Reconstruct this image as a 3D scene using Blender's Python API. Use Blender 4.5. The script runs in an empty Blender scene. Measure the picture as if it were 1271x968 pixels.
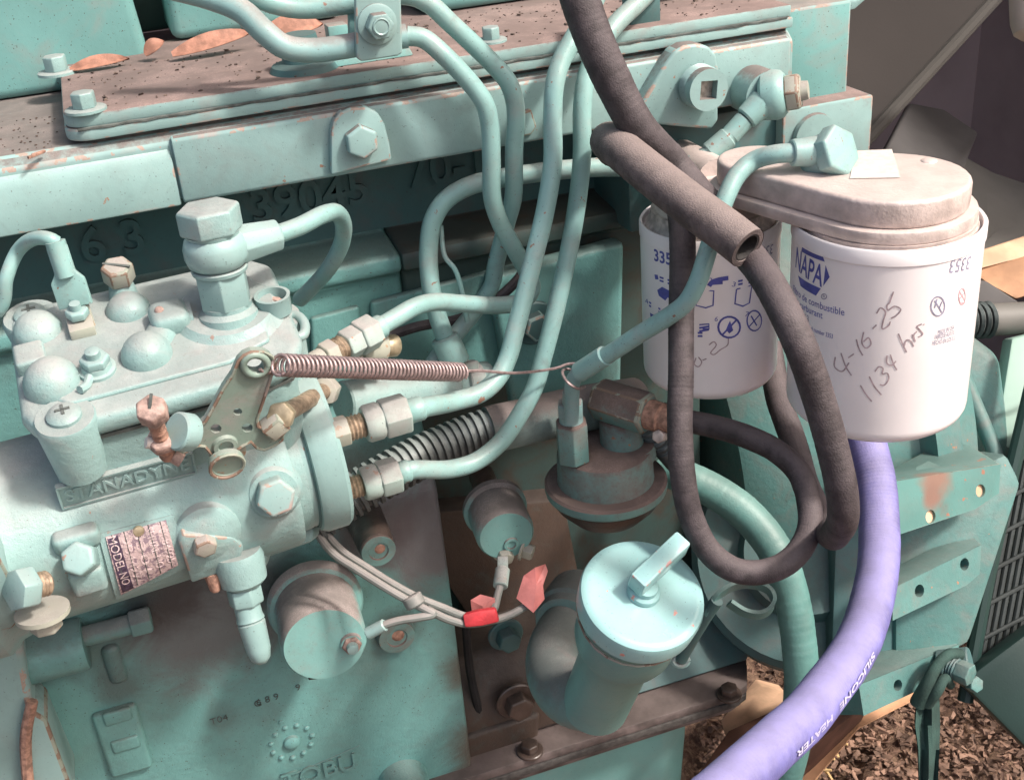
import bpy, bmesh, math, random
from mathutils import Vector as V, Matrix, noise
random.seed(4)
scene = bpy.context.scene
# ------------------------------------------------------------------ camera, world, sun, exposure
PITCH, YAW, ROLL, FPX, DIST = math.radians(28), math.radians(17), math.radians(5), 1490.0, 0.75
FW = V((math.sin(YAW)*math.cos(PITCH), math.cos(YAW)*math.cos(PITCH), -math.sin(PITCH)))
_r0 = FW.cross(V((0, 0, 1))).normalized(); _u0 = _r0.cross(FW)
RT = _r0*math.cos(ROLL) - _u0*math.sin(ROLL)
UP = _u0*math.cos(ROLL) + _r0*math.sin(ROLL)
CAM = -FW*DIST
cd = bpy.data.cameras.new('camera'); cam = bpy.data.objects.new('camera', cd)
scene.collection.objects.link(cam); scene.camera = cam
cd.sensor_fit = 'HORIZONTAL'; cd.sensor_width = 36.0; cd.lens = 36.0*FPX/1271.0
cd.clip_start = 0.01; cd.clip_end = 200
cam.matrix_world = Matrix(((RT.x, UP.x, -FW.x, CAM.x), (RT.y, UP.y, -FW.y, CAM.y), (RT.z, UP.z, -FW.z, CAM.z), (0, 0, 0, 1)))

SUN_DIR = V((0.46, -0.44, 0.77)).normalized()        # towards the sun
w = bpy.data.worlds.new('World'); scene.world = w; w.use_nodes = True
wn = w.node_tree.nodes; wl = w.node_tree.links
sky = wn.new('ShaderNodeTexSky'); sky.sky_type = 'NISHITA'; sky.sun_disc = False
sky.sun_elevation = math.asin(SUN_DIR.z); sky.sun_rotation = math.atan2(SUN_DIR.x, SUN_DIR.y)
sky.air_density = 1.0; sky.dust_density = 6.0; sky.ozone_density = 0.0
wl.new(sky.outputs[0], wn['Background'].inputs[0]); wn['Background'].inputs[1].default_value = 0.11
sl = bpy.data.lights.new('sun', 'SUN'); sl.energy = 2.3; sl.angle = math.radians(6.0); sl.color = (1.0, 0.93, 0.86)
so = bpy.data.objects.new('sun', sl); scene.collection.objects.link(so)
so.rotation_euler = SUN_DIR.to_track_quat('Z', 'Y').to_euler()
vs = scene.view_settings
vs.view_transform = 'Standard'; vs.look = 'None'; vs.gamma = 1.0; vs.use_curve_mapping = False; vs.exposure = 1.08

# ------------------------------------------------------------------ pixel -> place helpers (photograph pixels, 1271 x 968)
def ray(px, py): return FW + RT*((px-635.5)/FPX) + UP*((484.0-py)/FPX)
def P(px, py, d): return CAM + ray(px, py)*d
def Y(px, py, y):
    r = ray(px, py); return CAM + r*((y-CAM.y)/r.y)
def Z(px, py, z):
    r = ray(px, py); return CAM + r*((z-CAM.z)/r.z)
def X(px, py, x):
    r = ray(px, py); return CAM + r*((x-CAM.x)/r.x)
def depth(q): return (q-CAM).dot(FW)
def pr(px, d): return px*d/FPX                        # pixel radius at a depth -> metres
def cdir(r, u, t): return (RT*r + UP*u - FW*t).normalized()
EX, EY, EZ = V((1, 0, 0)), V((0, 1, 0)), V((0, 0, 1))

# pump frame: the pump is clocked towards the viewer
PO = V((-0.132, -0.106, 0.046)); _a = math.radians(15)
PX = V((1, .06, .025)).normalized()
PZ = V((0, -math.sin(_a), math.cos(_a))); PZ = (PZ - PX*PZ.dot(PX)).normalized(); PY = PZ.cross(PX)
def L(u, v, w): return PO + (PX*u + PY*v + PZ*w)*0.001
def LP(px, py, ax, val):
    A = (PX, PY, PZ)[ax]; r = ray(px, py); t = (val*.001 - (CAM-PO).dot(A))/r.dot(A); return CAM + r*t
def loc(q): d = (q-PO)*1000; return (d.dot(PX), d.dot(PY), d.dot(PZ))

# ------------------------------------------------------------------ mesh helpers
COL = scene.collection; ORG = {}
class MB:
    def __init__(s): s.v = []; s.f = []
    def add(s, vs_, fs):
        o = len(s.v); s.v += [V(q) for q in vs_]; s.f += [tuple(i+o for i in f) for f in fs]; return s
    def lathe(s, o, ax, prof, n=28, start=None, a0=0.0):
        ax = V(ax).normalized()
        h = V(start) if start else (EX if abs(ax.x) < .9 else EZ)
        e1 = (h - ax*h.dot(ax)).normalized(); e2 = ax.cross(e1)
        vv = []; ff = []; rings = []
        for (t, r) in prof:
            if r <= 1e-7: rings.append([len(vv)]); vv.append(o+ax*t)
            else:
                rings.append(list(range(len(vv), len(vv)+n)))
                for i in range(n):
                    a = a0 + 2*math.pi*i/n; vv.append(o+ax*t+(e1*math.cos(a)+e2*math.sin(a))*r)
        for A, B in zip(rings, rings[1:]):
            for i in range(n):
                j = (i+1) % n
                if len(A) == 1 and len(B) == 1: continue
                if len(A) == 1: ff.append((A[0], B[j], B[i]))
                elif len(B) == 1: ff.append((A[i], A[j], B[0]))
                else: ff.append((A[i], A[j], B[j], B[i]))
        if len(rings[0]) > 1: ff.append(tuple(reversed(rings[0])))
        if len(rings[-1]) > 1: ff.append(tuple(rings[-1]))
        return s.add(vv, ff)
    def cyl(s, a, b, r, r2=None, n=28, ch=0.0, start=None):
        ax = b-a; l = ax.length; r2 = r if r2 is None else r2
        prof = [(0, r), (l, r2)] if not ch else [(0, max(r-ch, 1e-5)), (ch, r), (l-ch, r2), (l, max(r2-ch, 1e-5))]
        return s.lathe(a, ax, prof, n, start)
    def hexa(s, a, b, r, ch=.12, start=None, a0=0.0):   # hex head with chamfer at the far end b
        ax = b-a; l = ax.length; c = r*ch
        return s.lathe(a, ax, [(0, r), (l-c, r), (l, r-c*1.3)], 6, start, a0)
    def tube(s, pts, rad, n=14, sm=6, cap=True, inner=None):
        pts = [V(p) for p in pts]; rr = rad if isinstance(rad, (list, tuple)) else [rad]*len(pts)
        P_, R_ = spline(pts, rr, sm) if sm > 1 else (pts, rr)
        T = []
        for i in range(len(P_)):
            a = P_[max(i-1, 0)]; b = P_[min(i+1, len(P_)-1)]; T.append((b-a).normalized())
        h = EZ if abs(T[0].z) < .9 else EX
        e1 = (h-T[0]*h.dot(T[0])).normalized(); vv = []; ff = []
        for i, (p, t, r) in enumerate(zip(P_, T, R_)):
            e1 = (e1-t*e1.dot(t)).normalized(); e2 = t.cross(e1)
            for k in range(n):
                a = 2*math.pi*k/n; vv.append(p+(e1*math.cos(a)+e2*math.sin(a))*r)
        m = len(P_)
        for i in range(m-1):
            for k in range(n):
                j = (k+1) % n; ff.append((i*n+k, i*n+j, (i+1)*n+j, (i+1)*n+k))
        if cap: ff.append(tuple(reversed(range(n)))); ff.append(tuple(range((m-1)*n, m*n)))
        return s.add(vv, ff)
    def box(s, c, ax, ay, az, dx, dy, dz):               # centre, axes, full sizes
        vv = [c+ax*(dx/2*i)+ay*(dy/2*j)+az*(dz/2*k) for i in (-1, 1) for j in (-1, 1) for k in (-1, 1)]
        ff = [(0, 1, 3, 2), (4, 6, 7, 5), (0, 4, 5, 1), (2, 3, 7, 6), (0, 2, 6, 4), (1, 5, 7, 3)]
        return s.add(vv, ff)
    def bx(s, x0, x1, y0, y1, z0, z1):
        return s.box(V(((x0+x1)/2, (y0+y1)/2, (z0+z1)/2)), EX, EY, EZ, abs(x1-x0), abs(y1-y0), abs(z1-z0))
    def prism(s, poly, d):                               # 3D polygon pushed along d
        n = len(poly); vv = [V(p) for p in poly]+[V(p)+d for p in poly]
        ff = [tuple(range(n)), tuple(reversed(range(n, 2*n)))]+[((i+1) % n, i, n+i, n+(i+1) % n) for i in range(n)]
        return s.add(vv, ff)
    def plate(s, outer, holes, d):                       # 3D outline with holes, thickness d
        bm = bmesh.new(); es = []
        for lp in [outer]+holes:
            vs_ = [bm.verts.new(p) for p in lp]
            es += [bm.edges.new((vs_[i], vs_[(i+1) % len(vs_)])) for i in range(len(vs_))]
        bmesh.ops.triangle_fill(bm, edges=es, use_beauty=True, use_dissolve=False)
        bm.verts.index_update(); n = len(bm.verts)
        vv = [v.co.copy() for v in bm.verts]; fs = [tuple(v.index for v in f.verts) for f in bm.faces]
        bd = [(e.verts[0].index, e.verts[1].index) for e in bm.edges if len(e.link_faces) == 1]; bm.free()
        ff = fs+[tuple(i+n for i in reversed(f)) for f in fs]+[(a, b, b+n, a+n) for a, b in bd]
        return s.add(vv+[p+d for p in vv], ff)
    def ball(s, c, r, n=20, m=10, az=EZ, sz=1.0):
        return s.lathe(c, az, [(-math.cos(math.pi*i/m)*r*sz, math.sin(math.pi*i/m)*r if 0 < i < m else 0) for i in range(m+1)], n)
    def build(s, name, mat, parent=None, bevel=0, seg=2, smooth=35, edge=None, bang=25, kind=None, label=None, sub=0):
        bm = bmesh.new(); vs_ = [bm.verts.new(q) for q in s.v]
        for f in s.f:
            try: bm.faces.new([vs_[i] for i in f])
            except Exception: pass
        bmesh.ops.recalc_face_normals(bm, faces=bm.faces)
        if bevel:
            es = [e for e in bm.edges if len(e.link_faces) == 2 and e.calc_face_angle(0) > math.radians(bang)]
            bmesh.ops.bevel(bm, geom=es, offset=bevel, segments=seg, affect='EDGES', profile=.5, clamp_overlap=True, material=1 if edge else -1)
        if sub: bmesh.ops.subdivide_edges(bm, edges=bm.edges, cuts=sub, use_grid_fill=True)
        me = bpy.data.meshes.new(name); bm.to_mesh(me); bm.free()
        return link(name, me, mat, parent, smooth, edge, kind, label)
def link(name, me, mat, parent=None, smooth=35, edge=None, kind=None, label=None):
    lo = [min(v.co[i] for v in me.vertices) for i in range(3)]; hi = [max(v.co[i] for v in me.vertices) for i in range(3)]
    c = V([(a+b)/2 for a, b in zip(lo, hi)])
    for v in me.vertices: v.co -= c
    me.materials.append(M[mat] if isinstance(mat, str) else mat)
    if edge: me.materials.append(M[edge])
    if smooth:
        me.polygons.foreach_set('use_smooth', [True]*len(me.polygons)); me.set_sharp_from_angle(angle=math.radians(smooth))
    o = bpy.data.objects.new(name, me); COL.objects.link(o); ORG[o] = c
    if parent: o.parent = parent; o.location = c-ORG[parent]
    else: o.location = c
    if kind: o['kind'] = kind
    if label: o['label'] = label
    return o
def spline(pts, rr, k):
    n = len(pts); out = []; ro = []
    q = [pts[0]*2-pts[1]]+pts+[pts[-1]*2-pts[-2]]
    for i in range(1, n):
        p0, p1, p2, p3 = q[i-1], q[i], q[i+1], q[i+2]
        t01 = max((p1-p0).length, 1e-9)**.5; t12 = max((p2-p1).length, 1e-9)**.5; t23 = max((p3-p2).length, 1e-9)**.5
        m1 = (p2-p1)+((p1-p0)/t01-(p2-p0)/(t01+t12))*t12
        m2 = (p2-p1)+((p3-p2)/t23-(p3-p1)/(t12+t23))*t12
        for j in range(k):
            t = j/k; t2 = t*t; t3 = t2*t
            out.append(p1*(2*t3-3*t2+1)+m1*(t3-2*t2+t)+p2*(-2*t3+3*t2)+m2*(t3-t2)); ro.append(rr[i-1]*(1-t)+rr[i]*t)
    out.append(pts[-1]); ro.append(rr[-1]); return out, ro
def thing(name, label, cat, at, group=None):
    o = bpy.data.objects.new(name, None); o.empty_display_size = .01; COL.objects.link(o)
    o.location = at; ORG[o] = V(at); o['label'] = label; o['category'] = cat
    if group: o['group'] = group
    return o
def tag(o, label, cat, group=None):
    o['label'] = label; o['category'] = cat
    if group: o['group'] = group
    return o
def text_mesh(body, size, extrude=0.0, offset=0.0, res=3):
    c = bpy.data.curves.new('text', 'FONT'); c.body = body; c.size = size; c.extrude = extrude; c.offset = offset
    c.resolution_u = res; c.align_x = 'CENTER'; c.align_y = 'CENTER'
    o = bpy.data.objects.new('text', c); COL.objects.link(o); bpy.context.view_layer.update()
    me = bpy.data.meshes.new_from_object(o); bpy.data.objects.remove(o); bpy.data.curves.remove(c); return me
def text_on(name, body, size, o, ex, ey, mat, parent, extrude=.0004, offset=0.0, smooth=0):
    me = text_mesh(body, size, extrude, offset); ez = ex.cross(ey)
    for v in me.vertices: v.co = o+ex*v.co.x+ey*v.co.y+ez*v.co.z
    return link(name, me, mat, parent, smooth)

# ------------------------------------------------------------------ materials
M = {}
class NT:
    def __init__(s, name):
        s.m = bpy.data.materials.new(name); s.m.use_nodes = True; s.t = s.m.node_tree; s.n = s.t.nodes; s.l = s.t.links
        s.b = s.n['Principled BSDF']; M[name] = s.m
        s.pos = s.n.new('ShaderNodeNewGeometry')
    def inp(s, sock, val):
        if hasattr(val, 'is_output') or isinstance(val, bpy.types.NodeSocket): s.l.new(val, sock)
        else: sock.default_value = val
    def noise(s, scale, detail=4, rough=.55, vec=None, dist=0):
        n = s.n.new('ShaderNodeTexNoise'); n.inputs['Scale'].default_value = scale; n.inputs['Detail'].default_value = detail
        n.inputs['Roughness'].default_value = rough; n.inputs['Distortion'].default_value = dist
        s.l.new(vec or s.pos.outputs['Position'], n.inputs['Vector']); return n.outputs['Fac']
    def voro(s, scale, vec=None):
        n = s.n.new('ShaderNodeTexVoronoi'); n.inputs['Scale'].default_value = scale
        s.l.new(vec or s.pos.outputs['Position'], n.inputs['Vector']); return n.outputs['Distance']
    def rng(s, x, a, b, c=0.0, d=1.0, smooth=True):
        n = s.n.new('ShaderNodeMapRange'); n.interpolation_type = 'SMOOTHSTEP' if smooth else 'LINEAR'
        s.inp(n.inputs['Value'], x)
        for k, v in zip(('From Min', 'From Max', 'To Min', 'To Max'), (a, b, c, d)): n.inputs[k].default_value = v
        return n.outputs['Result']
    def math(s, op, a, b=0.0):
        n = s.n.new('ShaderNodeMath'); n.operation = op; s.inp(n.inputs[0], a); s.inp(n.inputs[1], b); return n.outputs[0]
    def mix(s, f, a, b):
        n = s.n.new('ShaderNodeMix'); n.data_type = 'RGBA'; s.inp(n.inputs[0], f)
        s.inp(n.inputs[6], a if not isinstance(a, tuple) else (*a, 1)); s.inp(n.inputs[7], b if not isinstance(b, tuple) else (*b, 1)); return n.outputs[2]
    def nz(s):
        n = s.n.new('ShaderNodeSeparateXYZ'); s.l.new(s.pos.outputs['Normal'], n.inputs[0]); return n.outputs['Z']
    def dist(s, c):
        n = s.n.new('ShaderNodeVectorMath'); n.operation = 'DISTANCE'; s.l.new(s.pos.outputs['Position'], n.inputs[0]); n.inputs[1].default_value = c; return n.outputs['Value']
    def bump(s, h, strength=.2, dist=.001):
        n = s.n.new('ShaderNodeBump'); n.inputs['Strength'].default_value = strength; n.inputs['Distance'].default_value = dist
        s.l.new(h, n.inputs['Height']); s.l.new(n.outputs[0], s.b.inputs['Normal'])
    def done(s, col, rough=.5, metal=0.0, spec=.5):
        s.inp(s.b.inputs['Base Color'], col if not isinstance(col, tuple) else (*col, 1)); s.inp(s.b.inputs['Roughness'], rough)
        s.b.inputs['Metallic'].default_value = metal; s.b.inputs['Specular IOR Level'].default_value = spec; return s.m

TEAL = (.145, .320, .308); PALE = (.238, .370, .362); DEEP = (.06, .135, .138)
DUST = (.36, .27, .245); PINK = (.34, .285, .278); RUST = (.27, .12, .06); GRIME = (.035, .026, .022)
def paint(name, base=TEAL, dust=.5, dcol=DUST, lo=.25, hi=.95, chips=.0, rough=.42, stains=(), film=.12, bump=.12, specks=.25, fscale=35, chipcol=RUST, dn=.9, dg=.72, blotch=0, bcol=(.10, .085, .085)):
    t = NT(name)
    c = t.mix(t.rng(t.noise(18, 5), .3, .7), tuple(x*.86 for x in base), tuple(min(1, x*1.1) for x in base))
    if film: c = t.mix(t.math('MULTIPLY', t.rng(t.noise(fscale, 6, .65, dist=.6), .45, .75), film*2), c, dcol)   # thin film of dirt everywhere
    if blotch: c = t.mix(t.math('MULTIPLY', t.rng(t.noise(48, 7, .72, dist=1.2), .52, .72), blotch), c, bcol)
    if chips:
        k = t.rng(t.noise(130, 5, .6), .66-chips, .67-chips)
        c = t.mix(k, c, t.mix(t.noise(700, 3), chipcol, tuple(x*1.7 for x in chipcol)))
    if specks: c = t.mix(t.math('MULTIPLY', t.rng(t.noise(900, 2, .5), .68, .74), specks*2.4), c, (.06, .05, .045))
    if dust:
        n = t.math('ADD', t.math('MULTIPLY', t.math('SUBTRACT', t.noise(160, 6, .7), .5), dn), t.nz())
        d = t.math('MULTIPLY', t.rng(n, lo, hi), dust)
        dc = t.mix(t.rng(t.noise(1400, 3, .7), .35, .7), tuple(x*dg for x in dcol), tuple(min(1, x*(2-dg)*.94) for x in dcol))
        dc = t.mix(t.rng(t.noise(45, 5, .65), .38, .68), tuple(x*.62 for x in dcol), dc)
        c = t.mix(d, c, dc); r = t.math('ADD', t.math('MULTIPLY', d, .9-rough), rough)
    else: r = rough
    for (ctr, r0, r1, amt, col) in stains:
        f = t.math('ADD', t.dist(ctr), t.math('MULTIPLY', t.math('SUBTRACT', t.noise(28, 6, .65, dist=.8), .5), r1*1.1))
        c = t.mix(t.math('MULTIPLY', t.rng(f, r1, r0), amt), c, col)
    t.bump(t.math('ADD', t.noise(260, 5, .6), t.math('MULTIPLY', t.noise(1500, 3), .35)), bump, .0012)
    t.done(c, r, 0, .45); return t.m
def simple(name, col, rough=.5, metal=0.0, var=.25, scale=120, bump=.1, bscale=600, dust=0, dcol=DUST, spec=.5):
    t = NT(name)
    c = t.mix(t.rng(t.noise(scale, 5), .3, .7), tuple(x*(1-var) for x in col), tuple(min(1, x*(1+var)) for x in col))
    if dust:
        n = t.math('ADD', t.math('MULTIPLY', t.math('SUBTRACT', t.noise(200, 6, .7), .5), .9), t.nz())
        c = t.mix(t.math('MULTIPLY', t.rng(n, .1, .95), dust), c, dcol)
    if bump: t.bump(t.noise(bscale, 4), bump, .0008)
    t.done(c, rough, metal, spec); return t.m

paint('paint_head', PALE, .9, (.205, .155, .143), .45, .95, -.035, .32, film=.13, chipcol=(.20, .12, .085), blotch=.12)
paint('paint_plate', PALE, .97, (.25, .175, .16), .15, .62, .0, .5, film=.18)
paint('paint_manifold', TEAL, .8, (.30, .22, .20), .2, .8, .0, .5, film=.22, specks=.8)
paint('paint_pump', PALE, .55, PINK, .30, 1.0, -.045, .34, film=.22, bump=.38, dn=.35, dg=.9, chipcol=(.22, .15, .12), blotch=.16)
paint('paint_pump_plain', PALE, .35, PINK, .4, 1.1, -.05, .29, film=.12, dn=.4, dg=.9, chipcol=(.22, .15, .12), blotch=.12)
paint('paint_line', (.225, .39, .375), .45, (.36, .29, .275), .45, 1.1, -.02, .30, film=.2, bump=.16, chipcol=(.17, .10, .075), blotch=.38, bcol=(.15, .14, .135))
paint('paint_line_dusty', (.225, .385, .385), .75, (.33, .26, .245), .2, .9, .0, .4, film=.14)
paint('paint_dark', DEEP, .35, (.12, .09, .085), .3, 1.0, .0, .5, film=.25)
paint('paint_bell', (.085, .20, .19), .5, (.17, .18, .17), .3, 1.0, -.03, .5, film=.35, blotch=.35, bcol=(.07, .11, .105), bump=.3)
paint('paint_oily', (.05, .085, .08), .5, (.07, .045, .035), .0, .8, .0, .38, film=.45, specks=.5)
paint('brown_plate', (.062, .042, .033), .6, (.045, .034, .03), .0, .8, .0, .36, film=.4, blotch=.6, bcol=(.055, .07, .064), bump=.4, specks=.6)
paint('paint_dirty', (.14, .28, .265), .97, (.21, .145, .13), -.15, .55, -.02, .5, film=.3, specks=.6)
paint('paint_cap', (.27, .475, .475), .10, PINK, .6, 1.2, -.02, .22, film=.03, bump=.04, chipcol=(.42, .20, .17))
paint('paint_neck', TEAL, .3, (.3, .27, .26), .5, 1.1, .0, .33, film=.08)
paint('paint_elbow', (.14, .27, .26), .75, (.21, .18, .175), -.1, .8, .0, .5, film=.4)
paint('paint_sender', (.19, .39, .37), .95, (.33, .265, .25), .0, .62, .0, .4, film=.08)
paint('paint_fit', (.33, .43, .40), .7, PINK, .1, .8, .02, .4, film=.25)
paint('paint_raw', (.36, .37, .31), .5, PINK, .1, .9, .02, .38, film=.35, chipcol=(.27, .19, .13))
paint('paint_lever', (.20, .275, .235), .3, PINK, .3, 1.0, -.01, .42, film=.45, chipcol=(.20, .145, .105), blotch=.4, bcol=(.19, .16, .12))
paint('worn_edge', PALE, 0, DUST, chips=.10, rough=.5, film=.6, chipcol=(.25, .195, .165), specks=.1)
paint('chip_edge', (.30, .50, .50), 0, DUST, chips=.07, rough=.4, film=.1, chipcol=(.40, .22, .20), specks=.1)
paint('worn_rust', (.24, .27, .22), 0, DUST, chips=.16, rough=.6, film=.6, chipcol=(.15, .102, .076), specks=.1)
simple('rust', (.30, .17, .125), .75, 0, .4, 300, .5)
simple('rusty_pink', (.31, .215, .185), .7, 0, .35, 300, .4)
simple('brass', (.42, .35, .24), .45, .55, .3, 200, .15)
simple('raw_steel', (.34, .31, .28), .45, .5, .35, 300, .2)
simple('spring_steel', (.33, .25, .245), .45, .55, .25, 400, .1)
simple('thread', (.33, .25, .18), .5, .45, .35, 400, .2)
simple('dark_gasket', (.045, .04, .038), .8, 0, .4, 200, .3)
simple('black_gap', (.012, .011, .012), .9)
simple('seam', (.075, .085, .08), .85, 0, .4, 150, .3)
simple('rubber', (.05, .041, .044), .66, 0, .38, 110, .5, 1300, .5, (.145, .118, .122), .35)
simple('rubber_dusty', (.105, .083, .082), .75, 0, .35, 110, .6, 1300, .6, (.27, .22, .205), .3)
simple('rubber_cut', (.025, .022, .022), .7, 0, .3, 200, .3)
simple('wire_grey', (.16, .18, .17), .55, 0, .15, 80, .1, 500, .5, (.34, .28, .27))
simple('cord', (.26, .25, .24), .8, 0, .35, 500, .4)
simple('hose_purple', (.155, .148, .37), .62, 0, .28, 45, .4, 1400, .42, (.33, .30, .42), .3)
simple('hose_print', (.45, .43, .58), .6, 0, .15, 300, 0)
simple('hose_green', (.09, .215, .20), .5, 0, .2, 40, .2, 700, .3, (.2, .24, .22))
simple('conduit', (.065, .072, .072), .5, 0, .3, 100, .2, 500, .75, (.30, .34, .33))
simple('cloth_tube', (.19, .25, .235), .75, 0, .3, 60, .6, 1200, .95, (.26, .205, .19))
simple('white_enamel', (.80, .765, .77), .28, 0, .03, 30, .02, 300, .05, (.6, .5, .48), .5)
simple('blue_ink', (.075, .085, .34), .5, 0, .2, 200, 0)
simple('grey_ink', (.26, .25, .35), .6, 0, .25, 300, 0)
simple('pen_ink', (.36, .28, .30), .6, 0, .3, 300, 0)
simple('red_ink', (.55, .33, .36), .6, 0, .3, 300, 0)
simple('alu_cast', (.52, .44, .41), .45, .15, .2, 90, .4, 500, .6, (.56, .465, .43))
simple('plate_black', (.06, .04, .07), .55, .1, .6, 500, .3)
simple('plate_text', (.60, .48, .48), .5, .2, .3, 300, .2)
simple('label_white', (.55, .50, .46), .6, 0, .1, 300, .05)
simple('tin', (.47, .40, .37), .5, .35, .3, 200, .2)
simple('red_tape', (.48, .035, .045), .5, 0, .3, 80, .3, 400)
simple('faded_tape', (.46, .15, .14), .55, 0, .2, 80, .3, 400)
simple('dead_leaf', (.30, .145, .10), .7, 0, .3, 150, .5, 400)
simple('timber', (.42, .23, .13), .75, 0, .3, 25, .4, 200)
simple('timber_pale', (.62, .40, .26), .75, 0, .25, 25, .4, 200)
simple('rail_brown', (.105, .048, .034), .65, 0, .35, 30, .3, 200)
simple('shroud', (.032, .027, .025), .95, 0, .12, 6, .1, 300)
simple('shroud_edge', (.06, .055, .05), .9, 0, .12, 6, .1, 300)
simple('inner_wall', (.30, .245, .25), .9, 0, .2, 5, .1, 100)
simple('inner_floor', (.085, .08, .08), .9, 0, .3, 6, .1, 100)
simple('pale_sheet', (.14, .135, .125), .6, 0, .2, 8, .1, 100)
simple('mint_sheet', (.30, .44, .38), .55, 0, .1, 8, .1, 100)
simple('canvas_strap', (.022, .055, .047), .85, 0, .3, 60, .6, 800)
simple('guard_wire', (.035, .042, .042), .5, 0, .2, 60)
simple('guard_dark', (.018, .02, .021), .7, 0, .3, 60)
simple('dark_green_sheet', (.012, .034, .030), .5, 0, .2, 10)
simple('pan_flange', (.095, .075, .072), .6, 0, .45, 60, .5, 250, .6, (.085, .064, .058))
simple('oily', (.06, .042, .035), .35, 0, .5, 50, .5, 250)
simple('jar', (.56, .42, .36), .3, 0, .1, 20, .0)

# nameplate: stamped aluminium with worn violet-black print
t = NT('nameplate'); k = t.rng(t.noise(420, 5, .75), .50, .56); k2 = t.rng(t.noise(60, 3), .35, .7)
t.bump(t.noise(700, 4), .5, .0008)
t.done(t.mix(t.math('MULTIPLY', k, .7), t.mix(k2, (.50, .38, .38), (.62, .50, .50)), (.12, .08, .13)), .5, .2)
# block casting with stains and near-black patches below the pump
bs = []
for (px, py, yy, r0, r1, am, col) in [(255, 775, -.023, .022, .060, .80, (.125, .105, .112)), (190, 715, -.02, .02, .05, .85, (.035, .031, .033)), (310, 690, -.02, .02, .05, .7, (.05, .045, .048)),
        (545, 655, -.022, .025, .062, .85, (.17, .14, .15)), (470, 630, -.02, .02, .05, .75, (.12, .10, .105)), (575, 830, -.02, .006, .022, .8, (.10, .075, .06)),
        (90, 800, -.02, .01, .04, .5, (.06, .05, .05)), (490, 775, -.02, .010, .024, .8, (.07, .06, .055)), (150, 850, -.02, .006, .022, .6, (.07, .06, .06)),
        (620, 930, -.02, .02, .05, .85, (.09, .05, .035)), (275, 890, -.022, .004, .016, .35, (.08, .10, .095))]:
    bs.append((Y(px, py, yy), r0, r1, am, col))
paint('paint_block', (.140, .318, .306), .5, (.12, .085, .075), .25, .9, .0, .30, stains=bs, film=.16, bump=.4, specks=.5, fscale=22, blotch=.15)

paint('paint_chipped', (.09, .215, .20), .4, (.19, .20, .185), .3, 1.0, .01, .45, film=.12, chipcol=(.20, .10, .07), stains=[(P(1166, 590, .80), .006, .020, 1.0, (.22, .135, .105)), (P(1160, 616, .80), .004, .012, 1.0, (.20, .12, .095)), (P(1184, 634, .80), .004, .010, 1.0, (.17, .095, .075)), (P(1118, 632, .80), .002, .008, 1.0, (.15, .10, .08))])

# ------------------------------------------------------------------ common hardware builders
def hex_bolt(parent, q, ax, r, h, mat='paint_head', washer=0, name='hex_bolt', a0=.2, edge='worn_edge', start=None):
    ax = V(ax).normalized(); m = MB(); o = q
    if washer: m.lathe(q, ax, [(0, washer), (r*.22, washer), (r*.30, washer*.93)], 28); o = q+ax*r*.30
    wsh = m.build(name+'_washer' if False else 'washer', mat, parent) if washer else None
    m = MB().hexa(o, o+ax*h, r, .10, start, a0)
    return m.build(name, mat, parent, bevel=r*.07, seg=2, edge=edge)
def cylpart(name, parent, mat, q, ax, prof, n=32, smooth=35, label=None, start=None, a0=0):
    return MB().lathe(q, ax, prof, n, start, a0).build(name, mat, parent, smooth=smooth, label=label)
def rings(parent, a, b, r, n, mat, name='thread', tr=None):   # threaded stretch as one part
    m = MB(); ax = b-a; l = ax.length; pr_ = []
    for i in range(n):
        t0 = l*i/n; pr_ += [(t0, r*.88), (t0+l/n*.5, r), (t0+l/n*.75, r*.95)]
    pr_.append((l, r*.88)); m.lathe(a, ax, pr_, 20); return m.build(name, mat, parent, smooth=50)
def ypts(*a): return [Y(*q) for q in a]
def dpts(*a): return [P(*q) for q in a]

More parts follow.
